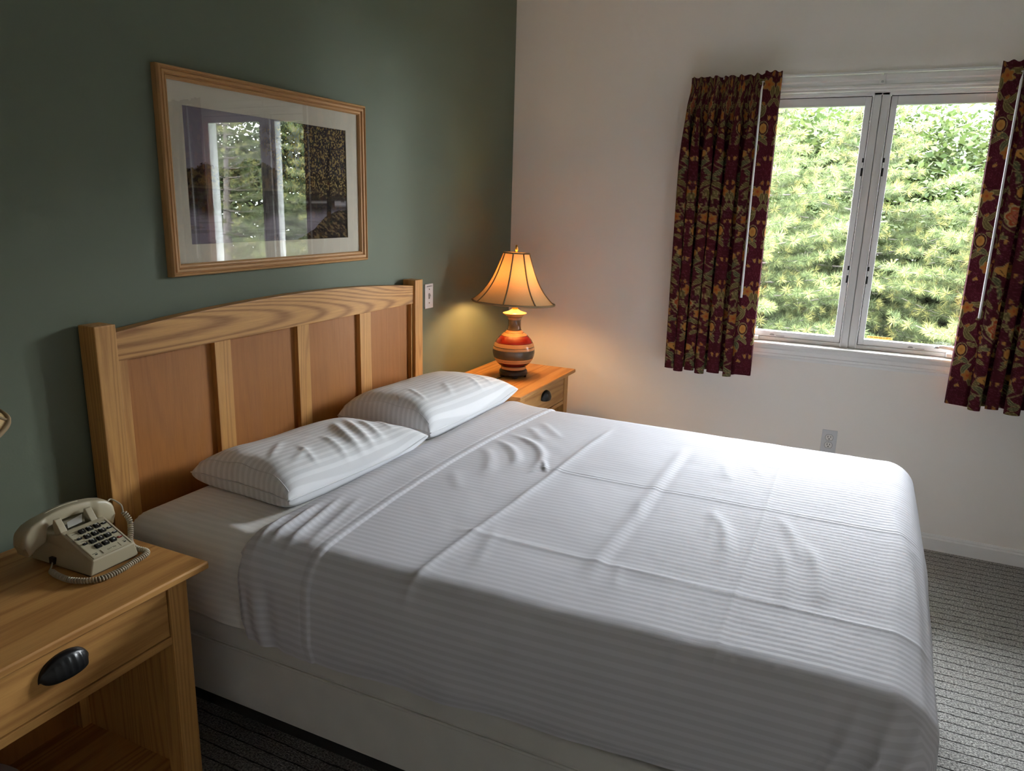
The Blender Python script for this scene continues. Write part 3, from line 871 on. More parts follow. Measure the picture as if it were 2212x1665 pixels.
# metal frame
fr = thing('bed_frame', 'dark steel bed frame under the box spring', 'bed frame', (-1.84, -1.1, 0))
link('side_rail', box_me(BX0 + .02, BX0 + .055, BY1 + .03, -.09, .205, .240, .002), M_STEEL, fr)
link('side_rail', box_me(BX1 - .055, BX1 - .02, BY1 + .03, -.09, .205, .240, .002), M_STEEL, fr)
for y in (-.35, -1.1, -1.85):
    link('crossbar', box_me(BX0 + .02, BX1 - .02, y - .018, y + .018, .205, .235, .002), M_STEEL, fr)
    for x in (BX0 + .30, -1.84, BX1 - .30):
        link('leg', tube_me([(x, y, 0), (x, y, .01), (x, y, .205)], [.024, .016, .016], 12), M_STEEL, fr)
def rounded_shell(x0, x1, y0, y1, z0, z1, R, rz, n=8):
    """box with rounded vertical corners R and rounded horizontal edges rz"""
    bm = bmesh.new(); bmesh.ops.create_cube(bm, size=1)
    for v in bm.verts: v.co = Vector((x0 + (v.co.x + .5) * (x1 - x0), y0 + (v.co.y + .5) * (y1 - y0), z0 + (v.co.z + .5) * (z1 - z0)))
    ve = [e for e in bm.edges if abs(e.verts[0].co.z - e.verts[1].co.z) > .01]
    bmesh.ops.bevel(bm, geom=ve, offset=R, segments=n, affect='EDGES', profile=.5)
    he = [e for e in bm.edges if abs(e.verts[0].co.z - e.verts[1].co.z) < 1e-5 and len(e.link_faces) == 2 and abs(e.link_faces[0].normal.z) != abs(e.link_faces[1].normal.z) and (abs(e.link_faces[0].normal.z) > .9 or abs(e.link_faces[1].normal.z) > .9)]
    bmesh.ops.bevel(bm, geom=he, offset=rz, segments=5, affect='EDGES', profile=.5)
    return from_bm(bm)
bs = thing('box_spring', 'grey-white cloth covered box spring under the mattress', 'box spring', (-1.84, -1.1, .24))
link('cover', rounded_shell(BX0 + .012, BX1 - .012, BY1 + .012, -.088, .240, .486, .04, .012), M_BOXSP, bs, True)
per = []
for (cx, cy, a0) in ((BX0 + .052, BY1 + .052, PI), (BX1 - .052, BY1 + .052, 1.5 * PI), (BX1 - .052, -.128, 0), (BX0 + .052, -.128, .5 * PI)):
    for k in range(7):
        a = a0 + k / 6 * PI / 2; per.append((cx + .0415 * math.cos(a), cy + .0415 * math.sin(a), .418 + .004 * math.sin(len(per) * .9)))
link('piping', tube_me(per, .0042, 8, closed=True), M_BOXSP, bs, True)
link('top_border', rounded_shell(BX0 + .008, BX1 - .008, BY1 + .008, -.084, .420, .488, .044, .014), M_BOXSP, bs, True)

def bed_shell(cfg):
    """sheet draped over a soft-edged mattress: numpy grid of positions plus (s,t) cloth coordinates"""
    x0, x1, yf, yh, zt, r, drop = cfg['x0'], cfg['x1'], cfg['yf'], cfg['yh'], cfg['zt'], cfg['r'], cfg['drop']
    xc, hw = (x0 + x1) / 2, (x1 - x0) / 2
    hf = hw - r; L = (yh - yf) - r
    al = PI / 2 * r
    em = al + drop - r
    ns, nt = cfg['ns'], cfg['nt']
    s = np.linspace(-(hf + em), hf + em, ns)[:, None] + np.zeros((1, nt))
    t = np.linspace(0, L + em, nt)[None, :] + np.zeros((ns, 1))
    es = np.clip(np.abs(s) - hf, 0, None); et = np.clip(t - L, 0, None)
    e = np.maximum(es, et)
    out = np.where(e < al, r * np.sin(np.minimum(e, al) / r), r)
    down = np.where(e < al, r * (1 - np.cos(np.minimum(e, al) / r)), r + (e - al))
    with np.errstate(divide='ignore', invalid='ignore'):
        phi = np.where(es >= et, PI / 4 * np.where(es > 0, et / np.maximum(es, 1e-9), 0), PI / 2 - PI / 4 * np.where(et > 0, es / np.maximum(et, 1e-9), 0))
    phi = np.where((es > 0) & (et > 0), phi, np.where(et > 0, PI / 2, 0))
    X = xc + np.sign(s) * (np.minimum(np.abs(s), hf) + out * np.cos(phi) * (es > 0))
    Y = yh - (np.minimum(t, L) + out * np.sin(phi) * (et > 0))
    Z = zt - down
    tw_ = sstep(-1.0, -2.06, Y) * np.clip(-(s) / hf, 0, 1.0)
    X = X + .045 * tw_; Y = Y + .022 * sstep(-1.7, -2.06, Y) * np.clip(-(s) / hf, 0, 1.0); Z = Z - .006 * tw_ * sstep(.16, .02, down)
    return s, t, X, Y, Z, down, e, es, et, xc, hf, L, al, em
def normals(P):
    du = np.gradient(P, axis=0); dv = np.gradient(P, axis=1)
    n = np.cross(dv, du); n /= np.maximum(np.linalg.norm(n, axis=-1, keepdims=True), 1e-9)
    return n
def g(d, w): return np.exp(-(d / w) ** 2)
def stroke(X, Y, p, q, h, w, bend=0.0):
    """soft ridge along segment p-q"""
    p = np.array(p, float); q = np.array(q, float); d = q - p; Ln = np.linalg.norm(d); d /= Ln
    a = ((X - p[0]) * d[0] + (Y - p[1]) * d[1]) / Ln; b = -(X - p[0]) * d[1] + (Y - p[1]) * d[0]
    b = b - bend * Ln * (a - a * a) * 4
    env = sstep(-.25, .25, a) * sstep(1.25, .75, a)
    return h * env * g(b, w)

# mattress in its fitted sheet
s, t, X, Y, Z, down, e, es, et, xc, hf, L, al, em = bed_shell(dict(x0=BX0, x1=BX1, yf=BY1, yh=-.165, zt=.728, r=.075, drop=.236, ns=150, nt=200))
P = np.stack([X, Y, Z], -1); N = normals(P)
wr = .003 * (fbm(X * 9, Y * 9, 4, 3) - .5)
for (p, q, h, w) in [((-2.53, -.14), (-2.46, -.42), .006, .010), ((-2.58, -.17), (-2.50, -.36), .005, .008), ((-2.56, -.14), (-2.60, -.30), .006, .009), ((-2.45, -.17), (-2.40, -.42), .004, .014), ((-2.50, -.20), (-2.56, -.50), .0035, .012)]:
    wr = wr + stroke(X, Y, p, q, h, w) * (down < .03) + stroke(X, Y, p, q, h, w) * (down >= .03) * .5
wr = wr + (down > .05) * .004 * np.sin(Y * 26 + down * 30) * sstep(.05, .20, down)
P = P + N * wr[..., None]
# head end closes down against the headboard
ns_, nt_ = s.shape
hr = 14
rows = []
for k in range(1, hr + 1):
    a = PI / 2 * min(k, 8) / 8
    R = .060
    rowp = P[:, 0, :].copy()
    rowp[:, 1] = -.165 + R * math.sin(a)
    lower = R * (1 - math.cos(a)) + (0 if k <= 8 else (k - 8) / (hr - 8) * .16)
    zz_ = P[:, 0, 2]; rowp[:, 2] = np.minimum(zz_, np.maximum(.728 - lower, .492)) if k > 0 else zz_
    cx_ = -1.84
    rowp[:, 0] = cx_ + (rowp[:, 0] - cx_) * (1 - .018 * (1 - math.cos(a)))
    rows.append(rowp)
G = np.concatenate([np.stack(rows[::-1], 1), P], 1)
S2 = np.concatenate([np.repeat(s[:, :1], hr, 1), s], 1); T2 = np.concatenate([np.repeat(t[:, :1] - .1, hr, 1), t], 1)
me = big_me(G.reshape(-1, 3), grid_faces(G.shape[0], G.shape[1], flip=True)); set_uv(me, S2, T2)
mt = link('mattress', me, M_FITTED, None, True); put(mt, 'mattress in a smooth white fitted sheet, bare at the near head corner', 'mattress')
link('underside', box_me(BX0 + .03, BX1 - .03, BY1 + .03, -.14, .489, .60), M_FITTED, mt)
for ob in (mt,):
    pass

# top sheet with turned-down band, pressed fold lines and wrinkles
cfg = dict(x0=BX0 - .014, x1=BX1 + .014, yf=BY1 - .016, yh=-.520, zt=.7375, r=.092, drop=.252, ns=400, nt=480)
s, t, X, Y, Z, down, e, es, et, xc, hf, L, al, em = bed_shell(cfg)
top = sstep(.06, .0, down)
side_n = (s < 0) * sstep(.05, .16, down) * (et <= 0)
side = sstep(.05, .16, down)
D = .0028 * (fbm(X * 5, Y * 5, 21, 3) - .5) + .0012 * (fbm(X * 18, Y * 18, 5, 2) - .5) * top
yhem = -.700 - .050 * ((X - xc) / .78) ** 2
flap = sstep(-.0018, .0018, Y - yhem)
D = D + .0045 * flap
D = D - .0016 * g(Y - yhem - .024, .0022) * flap + .0010 * g(Y - yhem - .010, .006)
puff = g(Y + .565, .040)
D = D + (.010 * puff + .007 * g(Y + .62, .05) * fbm(X * 7, Y * 2, 31, 2)) * sstep(.12, .0, down)
# drag lines in the band near the near edge
for (p, q, h, w) in [((-2.58, -.60), (-2.40, -.575), .007, .008), ((-2.57, -.645), (-2.34, -.60), .007, .010), ((-2.60, -.57), (-2.48, -.545), .005, .007), ((-2.55, -.69), (-2.30, -.64), .004, .012)]:
    D = D + stroke(X, Y, p, q, h, w)
# pressed folds along the length
pm = sstep(-.93, -1.02, Y)
D = D + pm * top * (.0022 * np.exp(-np.abs(X + 1.777) / .009) - .0034 * g(X + 1.771, .0022))
D = D + pm * top * (.0026 * np.exp(-np.abs(X + 2.305) / .012))
# pressed folds across
lat = .012 * (fbm(X * 3, X * 0 + 1, 8, 2) - .5)
D = D + top * (.0042 * g(Y + 1.030 + lat + .03 * (X + 1.8), .010) + .0035 * g(Y + 1.030 + lat + .03 * (X + 1.8), .026)) * sstep(-1.22, -1.36, X) * (.55 + .6 * fbm(X * 4, X * 0, 3, 2))
D = D + top * (.0042 * g(Y + 1.345 + lat * .6, .020) - .0020 * g(Y + 1.375 + lat * .6, .018)) * sstep(-1.30, -1.45, X) * sstep(-2.42, -2.28, X)
D = D + top * (.0026 * np.exp(-np.abs(Y + 1.668 + lat * .4) / .010)) * sstep(-1.28, -1.40, X)
D = D + top * (.0010 * np.exp(-np.abs(Y + 1.870) / .006))
# cells between folds puff up a little
D = D + top * .0030 * np.sin(PI * np.clip((X + 2.305) / .528, -1, 2)) ** 2 * np.sin(PI * (Y + 1.03) / .32) ** 2 * (Y < -1.0)
# loose wrinkles
for (p, q, h, w, b) in [((-1.60, -.745), (-1.79, -.885), .010, .016, .10), ((-1.52, -.785), (-1.77, -.955), .011, .014, .14), ((-1.40, -.77), (-1.50, -.86), .006, .014, 0), ((-1.70, -.735), (-1.90, -.84), .007, .018, .05),
                        ((-1.32, -.79), (-1.44, -.90), .005, .014, 0), ((-1.95, -.75), (-2.06, -.83), .004, .016, 0), ((-1.90, -1.555), (-2.13, -1.612), .010, .015, .06), ((-1.85, -1.54), (-2.05, -1.56), .004, .012, 0),
                        ((-1.84, -1.72), (-2.06, -1.775), .008, .014, .05), ((-1.98, -1.795), (-2.25, -1.835), .010, .014, .05), ((-2.03, -1.735), (-2.28, -1.765), .008, .014, .04), ((-1.70, -2.0), (-2.32, -2.03), .007, .012, .02),
                        ((-1.80, -2.00), (-2.20, -2.02), .005, .022, 0), ((-1.45, -1.50), (-1.58, -1.53), .004, .014, 0), ((-1.40, -1.58), (-1.50, -1.62), .003, .012, 0), ((-2.25, -1.05), (-2.45, -1.10), .004, .014, 0),
                        ((-2.24, -1.12), (-2.50, -1.02), .003, .010, 0), ((-1.80, -1.00), (-1.72, -.96), .009, .007, 0), ((-1.83, -.96), (-1.76, -.985), .006, .005, 0), ((-1.88, -1.33), (-2.05, -1.38), .003, .014, 0), ((-2.30, -1.40), (-2.40, -1.42), .003, .01, 0)]:
    D = D + top * stroke(X, Y, p, q, h * .55, w * 1.25, b)
# hanging sides: soft vertical folds, stronger under the turned-down band
D = D + side * (et <= 0) * (.0045 * np.sin(Y * 15 + 1.3 * np.sin(Y * 6)) * sstep(.08, .25, down) + .0035 * (fbm(Y * 8, down * 6, 44, 2) - .5))
D = D + side_n * sstep(-.74, -.60, Y) * .009 * (np.sin(Y * 95 + 5 * down) * .5 + .4 * np.sin(Y * 51))
# near foot corner: gathers and the folded-over hospital corner
q = (Y + 1.992) - (down - .015) * .50                       # diagonal line on the near side
D = D + (s < 0) * (et <= 0) * .0060 * sstep(.003, -.003, q) * sstep(.03, .07, down)
for k, yy_ in enumerate((-1.90, -1.955, -2.00, -2.035)):
    D = D + (s < 0) * .006 * g(Y - yy_ - (down - .09) * .35, .011) * g(down - .085, .05)
D = D + (et > 0) * side * .005 * np.sin(X * 17)
# lower hem: sheet is tucked in under the mattress, uneven edge
tuck = sstep(.205, .252, down)
wav = .016 * (fbm(Y * 5 + 3, X * 0, 12, 3) - .5) + .010 * np.sin(Y * 3.1 + .5)
P = np.stack([X, Y, Z], -1); N = normals(P)
P = P + N * (D + .006)[..., None] - N * (tuck * .012)[..., None]
P[..., 2] += tuck * wav * .9
# turned edge at the head rolls under
k0 = sstep(.020, .0, t)
P[..., 2] -= k0 * .014 * (down < .2); P[..., 1] += 0
P = P - N * ((k0 * .012) * (down >= .03))[..., None]
me = big_me(P.reshape(-1, 3), grid_faces(P.shape[0], P.shape[1], flip=True)); set_uv(me, s + .004, t)
ts = link('top_sheet', me, M_SHEET, None, True)
put(ts, 'white satin-stripe top sheet spread over the bed with its head end turned down', 'bed sheet')

# pillows
def pillow(cx, cy, zb, Lx, Wy, H, rot, label, seed, wr_list, lean=0.0):
    pl = thing('pillow', label, 'pillow', (cx, cy, zb), 'pillows at the headboard')
    nu, nv = 150, 96
    u = np.linspace(-1, 1, nu)[:, None] + np.zeros((1, nv)); v = np.linspace(-1, 1, nv)[None, :] + np.zeros((nu, 1))
    # cluster samples at the borders
    u = np.sin(u * PI / 2) * .75 + u * .25; v = np.sin(v * PI / 2) * .75 + v * .25
    pw = np.where(u < 0, 9.0, 2.7)
    prof = np.clip(1 - np.abs(u) ** pw, 0, 1) ** np.where(u < 0, .38, .5) * np.clip(1 - np.abs(v) ** 3.0, 0, 1) ** .55
    x = Lx / 2 * u * (1 - .045 * (1 - v ** 2) * np.abs(u) ** 3); y = Wy / 2 * v * (1 - .06 * (1 - u ** 2) * np.abs(v) ** 3)
    mid = .030 + .010 * (u ** 2)
    mid = np.where(u < 0, mid, mid + .018 * sstep(.5, 1, u) * sstep(.2, -1, v))
    topz = mid + (H - .04) * prof
    botz = mid - np.minimum(mid - .002, .05 * prof ** .5 + 0)
    wz = .006 * (fbm(u * 3 + seed, v * 3, seed, 3) - .5) * prof
    for (p, q, h, w, b) in wr_list: wz = wz + stroke(u * Lx / 2, v * Wy / 2, p, q, h * .65, w * 1.1, b) * np.minimum(1, prof * 2.5)
    # end-face dimples under the case opening
    wz = wz + .004 * np.sin(v * 9 + 1) * g(u + .97, .06)
    topz = topz + wz + lean * (y + Wy / 2)
    botz = botz + lean * (y + Wy / 2) * .6
    ca, sa = math.cos(rot), math.sin(rot)
    def place(zz): return np.stack([cx + x * ca - y * sa, cy + x * sa + y * ca, zb + zz], -1)
    A = place(topz).reshape(-1, 3); B = place(botz).reshape(-1, 3)
    V = np.concatenate([A, B]); F = np.concatenate([grid_faces(nu, nv), grid_faces(nu, nv, flip=True) + len(A)])
    me = big_me(V, F)
    set_uv(me, np.concatenate([x.ravel(), x.ravel() + 3]), np.concatenate([y.ravel(), y.ravel()]))
    bm = bmesh.new(); bm.from_mesh(me); bmesh.ops.remove_doubles(bm, verts=bm.verts, dist=.0004); bmesh.ops.recalc_face_normals(bm, faces=bm.faces); bm.to_mesh(me); bm.free()
    body = link('pillowcase', me, M_PILLOW, pl, True)
    # seams: edge piping on the front long edge and the stitched end of the case
    i0 = 1
    edge = place(mid + lean * (y + Wy / 2) * .9)
    link('front_seam', tube_me([edge[i, 0] + np.array([0, -.001, .000]) for i in range(0, nu, 5)], .0022, 6), M_PILLOW, pl, True)
    link('end_seam', tube_me([edge[0, j] + np.array([-.001, 0, 0]) for j in range(0, nv, 5)], .0022, 6), M_PILLOW, pl, True)
    iu = int(np.argmin(np.abs(u[:, 0] + .955)))
    hem = place(topz + .0012)
    link('hem_stitch', tube_me([hem[iu, j] for j in range(8, nv - 8, 2)], .0011, 6), M_PILLOW, pl, True)
    return pl
pillow(-2.085, -.328, .728, .640, .400, .122, math.radians(-4.5), 'white striped pillow nearer the telephone, creased across its right half', 3,
       [((.02, -.16), (.10, .02), .012, .014, .05), ((.08, -.15), (.17, .03), .012, .013, .05), ((.14, -.14), (.21, .00), .009, .012, .04), ((-.05, -.17), (-.01, -.04), .007, .012, 0), ((-.16, -.15), (-.12, -.04), .005, .010, 0), ((.22, -.12), (.27, -.02), .006, .012, 0), ((-.24, -.05), (-.14, .02), .006, .010, 0), ((-.22, -.12), (-.10, -.06), .005, .012, 0)])
pillow(-1.355, -.316, .728, .690, .420, .150, math.radians(-2.0), 'smooth white striped pillow nearer the lamp', 8,
       [((-.10, -.15), (-.02, -.06), .005, .014, 0), ((.10, -.17), (.14, -.08), .005, .012, 0), ((.20, -.16), (.22, -.05), .004, .012, 0), ((-.25, -.12), (-.20, -.02), .005, .010, 0)])
# ================================================================== framed picture
PX0, PX1, PZ0, PZ1 = -2.328, -1.385, 1.332, 1.916
pc = thing('framed_picture', 'framed print of an autumn tree by a lake hanging above the bed', 'picture', ((PX0 + PX1) / 2, 0, PZ0))
prof = [(0, -.001), (0, -.020), (.003, -.027), (.008, -.029), (.0105, -.0225), (.0125, -.0215), (.0145, -.026), (.0215, -.026), (.0235, -.019), (.0255, -.018), (.0275, -.0215), (.032, -.0205), (.036, -.014), (.036, -.001)]
def frame_side(c0, c1, n0, n1, m):
    """c0,c1 outer corners (x,z); n0,n1 inward diagonal directions"""
    V = []; k = len(prof)
    for (c, n) in ((c0, n0), (c1, n1)):
        for (i, y) in prof: V.append((c[0] + n[0] * i, y, c[1] + n[1] * i))
    F = [(i, (i + 1) % k, k + (i + 1) % k, k + i) for i in range(k)] + [tuple(range(k)), tuple(range(2 * k - 1, k - 1, -1))]
    link('frame_rail', pyd(V, F), m, pc)
frame_side((PX0, PZ1), (PX1, PZ1), (1, -1), (-1, -1), M_FRAME)
frame_side((PX0, PZ0), (PX1, PZ0), (1, 1), (-1, 1), M_FRAME)
frame_side((PX0, PZ0), (PX0, PZ1), (1, 1), (1, -1), M_FRAMEZ)
frame_side((PX1, PZ0), (PX1, PZ1), (-1, 1), (-1, -1), M_FRAMEZ)
link('backing', box_me(PX0 + .01, PX1 - .01, -.004, -.001, PZ0 + .01, PZ1 - .01), M_STEEL, pc)
IX0, IX1, IZ0, IZ1 = -2.238, -1.489, 1.423, 1.817
link('mat_board', boxes_me([(PX0 + .03, IX0, -.0085, -.0045, PZ0 + .03, PZ1 - .03), (IX1, PX1 - .03, -.0085, -.0045, PZ0 + .03, PZ1 - .03), (IX0, IX1, -.0085, -.0045, PZ0 + .03, IZ0), (IX0, IX1, -.0085, -.0045, IZ1, PZ1 - .03)]), M_MAT, pc)
def paint_print(nx=400, nz=220):
    a = np.linspace(0, 1, nx)[:, None] + np.zeros((1, nz)); b = np.linspace(0, 1, nz)[None, :] + np.zeros((nx, 1))   # b: 0 bottom, 1 top
    asp = .75 / .394
    x = a * asp; y = b
    def L(*c): return np.array(lin(*c))
    img = np.zeros((nx, nz, 3))
    img[:] = L(172, 164, 174) + (L(152, 146, 162) - L(172, 164, 174)) * b[..., None]
    def mix(m, c): img[:] = img + (np.asarray(c) - img) * np.clip(m, 0, 1)[..., None]
    hz = .42
    # far tree line and its reflection
    tl = hz + .15 + .08 * (fbm(x * 5, x * 0 + 2, 3, 4) - .4) + .09 * g(a - .36, .14)
    tex = fbm(x * 40, y * 40, 6, 3)
    mix((y > hz) * sstep(.0, -.02, y - tl), L(70, 54, 34)); mix((y > hz) * (y < tl) * (tex > .55), L(104, 84, 50)); mix((y > hz) * (y < tl) * (tex < .38), L(34, 26, 18))
    mix((y < hz) * 1.0, L(62, 58, 56))
    tr = hz - (tl - hz) * .95
    mix((y < hz) * sstep(-.03, .03, y - tr), L(44, 36, 28)); mix((y < hz) * sstep(.02, -.08, y - tr), L(146, 138, 150))
    mix(g(y - hz - .008, .008), L(96, 84, 66))
    mix((y < hz) * (fbm(x * 3, y * 60, 9, 3) > .6) * .35, L(88, 82, 80))
    # right bank, grass
    bank = .27 * sstep(.60, .95, a) + .04 * (fbm(x * 7, x * 0, 4, 3) - .5)
    gm = (y < bank) * (a > .58); gt = fbm(x * 26, y * 60 + x * 20, 12, 3)
    mix(gm * 1.0, L(44, 36, 24)); mix(gm * sstep(.52, .68, gt), L(120, 100, 66)); mix(gm * (gt < .36), L(16, 13, 10))
    mix((a > .55) * g(y - .335 - .03 * (a - .8), .010) * (fbm(x * 12, y * 3, 2, 2) > .35), L(150, 146, 146)); mix((a > .52) * (a < .93) * g(y - .30, .012), L(56, 52, 50))
    mix((a > .90) * g(y - .32, .02), L(160, 156, 160))
    # the tree: crown, limbs, trunk
    cr = sstep(.40, .52, a + .10 * (fbm(x * 6, y * 6, 7, 3) - .5) * 2 - .24 * np.abs(y - .80)) * sstep(.36, .48, y + .16 * (fbm(x * 8, y * 8, 17, 3) - .5))
    lf = fbm(x * 85, y * 85, 23, 2)
    mix(cr * (fbm(x * 14, y * 14, 15, 3) > .42 - .25 * (a > .66)) * .92, L(26, 20, 14)); mix(cr * sstep(.56, .64, lf), L(166, 138, 84)); mix(cr * sstep(.66, .72, lf), L(206, 186, 136))
    def limb(p, q, w0, w1):
        p = np.array(p); q = np.array(q); d = q - p; ln = np.hypot(*d); d = d / ln
        aa = ((x - p[0]) * d[0] + (y - p[1]) * d[1]) / ln; bb = np.abs(-(x - p[0]) * d[1] + (y - p[1]) * d[0])
        mix((aa > 0) * (aa < 1) * sstep(1.15, .85, bb / (w0 + (w1 - w0) * aa)), L(20, 15, 11))
    tx = .855 * asp
    limb((tx, .20), (tx + .005, .42), .034, .026); limb((tx + .005, .40), (tx - .01, .58), .028, .020); limb((tx - .01, .56), (tx + .04, .86), .018, .006); limb((tx - .01, .55), (tx - .12, .78), .014, .004)
    limb((tx, .50), (tx + .14, .66), .012, .004); limb((tx - .05, .64), (tx - .22, .72), .008, .003); limb((tx + .02, .72), (tx + .10, .84), .008, .003)
    mix(cr * sstep(.66, .72, lf) * .9, L(176, 150, 92))
    return img
PR = paint_print()
nx, nz = PR.shape[:2]
gx = np.linspace(IX0 - .004, IX1 + .004, nx)[:, None] + np.zeros((1, nz)); gz = np.linspace(IZ0 - .004, IZ1 + .004, nz)[None, :] + np.zeros((nx, 1))
me = big_me(np.stack([gx, np.full_like(gx, -.0043), gz], -1).reshape(-1, 3), grid_faces(nx, nz)); set_col(me, PR.reshape(-1, 3))
link('print', me, M_PRINT, pc)
link('glass', box_me(PX0 + .030, PX1 - .030, -.0125, -.0105, PZ0 + .030, PZ1 - .030), M_PICGLASS, pc)

# ================================================================== light switch and outlet
M_PLATE = plain('white_plate_plastic', (0.74, 0.72, 0.70), .35, .5, var=.02)
sw = thing('light_switch', 'white light switch plate on the green wall beside the headboard', 'light switch', (-.8875, 0, 1.136))
cx, cz = -.8875, 1.136
link('plate', prism_me([(cx - .035, cz - .057), (cx + .035, cz - .057), (cx + .035, cz + .057), (cx - .035, cz + .057)], 'y', -.0065, 0, .0022), M_PLATE, sw)
link('toggle', prism_me([(-.0060, cz - .004), (-.0165, cz + .003), (-.0165, cz + .011), (-.0060, cz + .009)], 'x', cx - .0045, cx + .0045, .001), M_PLATE, sw)
link('toggle_slot', box_me(cx - .006, cx + .006, -.0069, -.006, cz - .013, cz + .013), plain('shadow_slot', (.25, .2, .17), .6, .3), sw)
for dz in (.032, -.032):
    link('screw', lathe_me([(0, -.0028), (.0024, -.0022), (.003, 0), (.0024, .0022), (0, .0028)], (cx, -.0066, cz + dz), 10), plain('bronze_screw', (.25, .17, .12), .4, .5, .6), sw, True)
link('legend', text_me('LAMP SWITCH', .0075, Matrix.Translation((cx + .002, -.0068, cz + .0455)) @ Matrix.Rotation(PI / 2, 4, 'X')), M_INKD, sw)

ol = thing('wall_outlet', 'grey-white duplex power outlet low on the window wall', 'outlet', (0, -1.783, .464))
oy, oz = -1.783, .464
link('plate', prism_me([(oy - .035, oz - .057), (oy + .035, oz - .057), (oy + .035, oz + .057), (oy - .035, oz + .057)], 'x', -.0065, 0, .0022), plain('grey_white_plate', (0.62, 0.62, 0.64), .35, .5, var=.02), ol)
for dz in (.0195, -.0195):
    pts = []
    for k in range(32):
        a = 2 * PI * k / 32; pts.append((oy + .0172 * math.cos(a), oz + dz + max(-.0138, min(.0138, .0172 * math.sin(a)))))
    f = link('receptacle', prism_me(pts, 'x', -.0085, -.004, .0004), M_PLATE, ol)
    for dy in (.0062, -.0062):
        sub('slot', box_me(-.0090, -.0080, oy + dy - .0012, oy + dy + .0012, oz + dz + .000, oz + dz + .0085), M_DARK, f)
    sub('ground_hole', prism_me([(oy + .0028 * math.cos(2 * PI * k / 12), oz + dz - .0068 + .0028 * math.sin(2 * PI * k / 12)) for k in range(12)], 'x', -.0090, -.0080), M_DARK, f)
    ring = [(-.0068, oy + .0182 * math.cos(2 * PI * k / 32), oz + dz + max(-.0148, min(.0148, .0182 * math.sin(2 * PI * k / 32)))) for k in range(32)]
    sub('recess_ring', tube_me(ring, .0006, 5, closed=True), M_STEEL, f)
link('screw', lathe_me([(0, -.0025), (.002, -.002), (.0026, 0), (.002, .002), (0, .0025)], (-.0066, oy, oz), 10), M_CHROME, ol, True)

# ================================================================== telephone
FX, FY = -2.8165, -.331          # middle of the front edge
tp = thing('telephone', 'beige push-button desk telephone on the near nightstand', 'telephone', (FX, -.235, NZ))
def hw_at(y, z):                 # half width of the body at depth y (0 front) and height z
    base = .0635 + .006 * min(1, y / .2)
    return base - .0095 * min(1, z / .04) - .002 * max(0, (z - .04) / .05)
side = [(0.0, .004), (0.0, .038), (.001, .0395), (.094, .0815), (.104, .0855), (.118, .078), (.150, .074), (.165, .082), (.188, .080), (.200, .060), (.202, .004)]
V = []; k = len(side)
for sg in (-1, 1):
    for (y, z) in side: V.append((FX + sg * hw_at(y, z), FY + y, NZ + z))
F = [tuple(range(k)), tuple(range(2 * k - 1, k - 1, -1))] + [(i, (i + 1) % k, k + (i + 1) % k, k + i) for i in range(k)]
bm = bmesh.new(); vv = [bm.verts.new(v) for v in V]
for f in F: bm.faces.new([vv[i] for i in f])
bmesh.ops.recalc_face_normals(bm, faces=bm.faces)
bmesh.ops.bevel(bm, geom=[e for e in bm.edges if e.calc_face_angle(0) > .35], offset=.0028, segments=3, affect='EDGES', profile=.5)
body = link('body', from_bm(bm), M_PHONE, tp)
link('base_plate', box_me(FX - .060, FX + .060, FY + .006, FY + .196, NZ, NZ + .005, .001), M_KEY, tp)
sub('cord_jack', box_me(FX - .0705, FX - .062, FY + .118, FY + .134, NZ + .008, NZ + .024, .001), M_KEY, body)
# key panel basis
ang = math.atan2(.0815 - .0395, .093)
Ro = Vector((1, 0, 0)); Uo = Vector((0, math.cos(ang), math.sin(ang))); No = Ro.cross(Uo)
O = Vector((FX, FY + .001, NZ + .0395)); PL = .102; PWd = .099
def pan(a, b, h=0.0): return O + Ro * ((a - .5) * PWd) + Uo * (b * PL) + No * h
MP = Matrix((Ro, Uo, No)).transposed().to_4x4()
def pbox(a, b, w, l, h0, h1, bev=.0008, taper=0.0):
    me = box_me(-w / 2, w / 2, -l / 2, l / 2, h0, h1, 0)
    if taper:
        for v in me.vertices:
            if v.co.z > (h0 + h1) / 2: v.co.x *= (1 - taper); v.co.y *= (1 - taper)
    bm = bmesh.new(); bm.from_mesh(me); bmesh.ops.bevel(bm, geom=list(bm.edges), offset=bev, segments=2, affect='EDGES'); bm.to_mesh(me); bm.free()
    m = MP.copy(); m.translation = pan(a, b)
    me.transform(m); return me
link('faceplate', pbox(.5, .50, PWd * .945, PL * .93, -.001, .0012, .0005), M_PHONE2, tp)
rim = []
for (a0, b0, w, l) in ((.5, .985, PWd * .99, .0022), (.5, .022, PWd * .99, .0022), (.012, .5, .0022, PL * .97), (.988, .5, .0022, PL * .97)):
    link('panel_rim', pbox(a0, b0, w, l, -.001, .0024, .0006), M_PHONE, tp)
KEYS = [['1', '2', '3'], ['4', '5', '6'], ['7', '8', '9'], ['*', '0', '#']]
LET = {'2': 'ABC', '3': 'DEF', '4': 'GHI', '5': 'JKL', '6': 'MNO', '7': 'PQRS', '8': 'TUV', '9': 'WXYZ'}
for r_, b_ in enumerate((.885, .695, .505, .315)):
    for c_, a_ in enumerate((.322, .515, .708)):
        kk = link('key', pbox(a_, b_, .0150, .0135, .0, .0058, .0010, .12), M_KEY, tp)
        ch = KEYS[r_][c_]
        m = MP.copy(); m.translation = pan(a_ + .015, b_ - .008, .0059)
        sub('key_legend', text_me(ch, .0072 if ch != '*' else .0105, m), M_INK, kk)
        if ch in LET:
            m = MP.copy(); m.translation = pan(a_ - .01, b_ + .036, .0059)
            sub('key_letters', text_me(LET[ch], .0036, m), M_INK, kk)
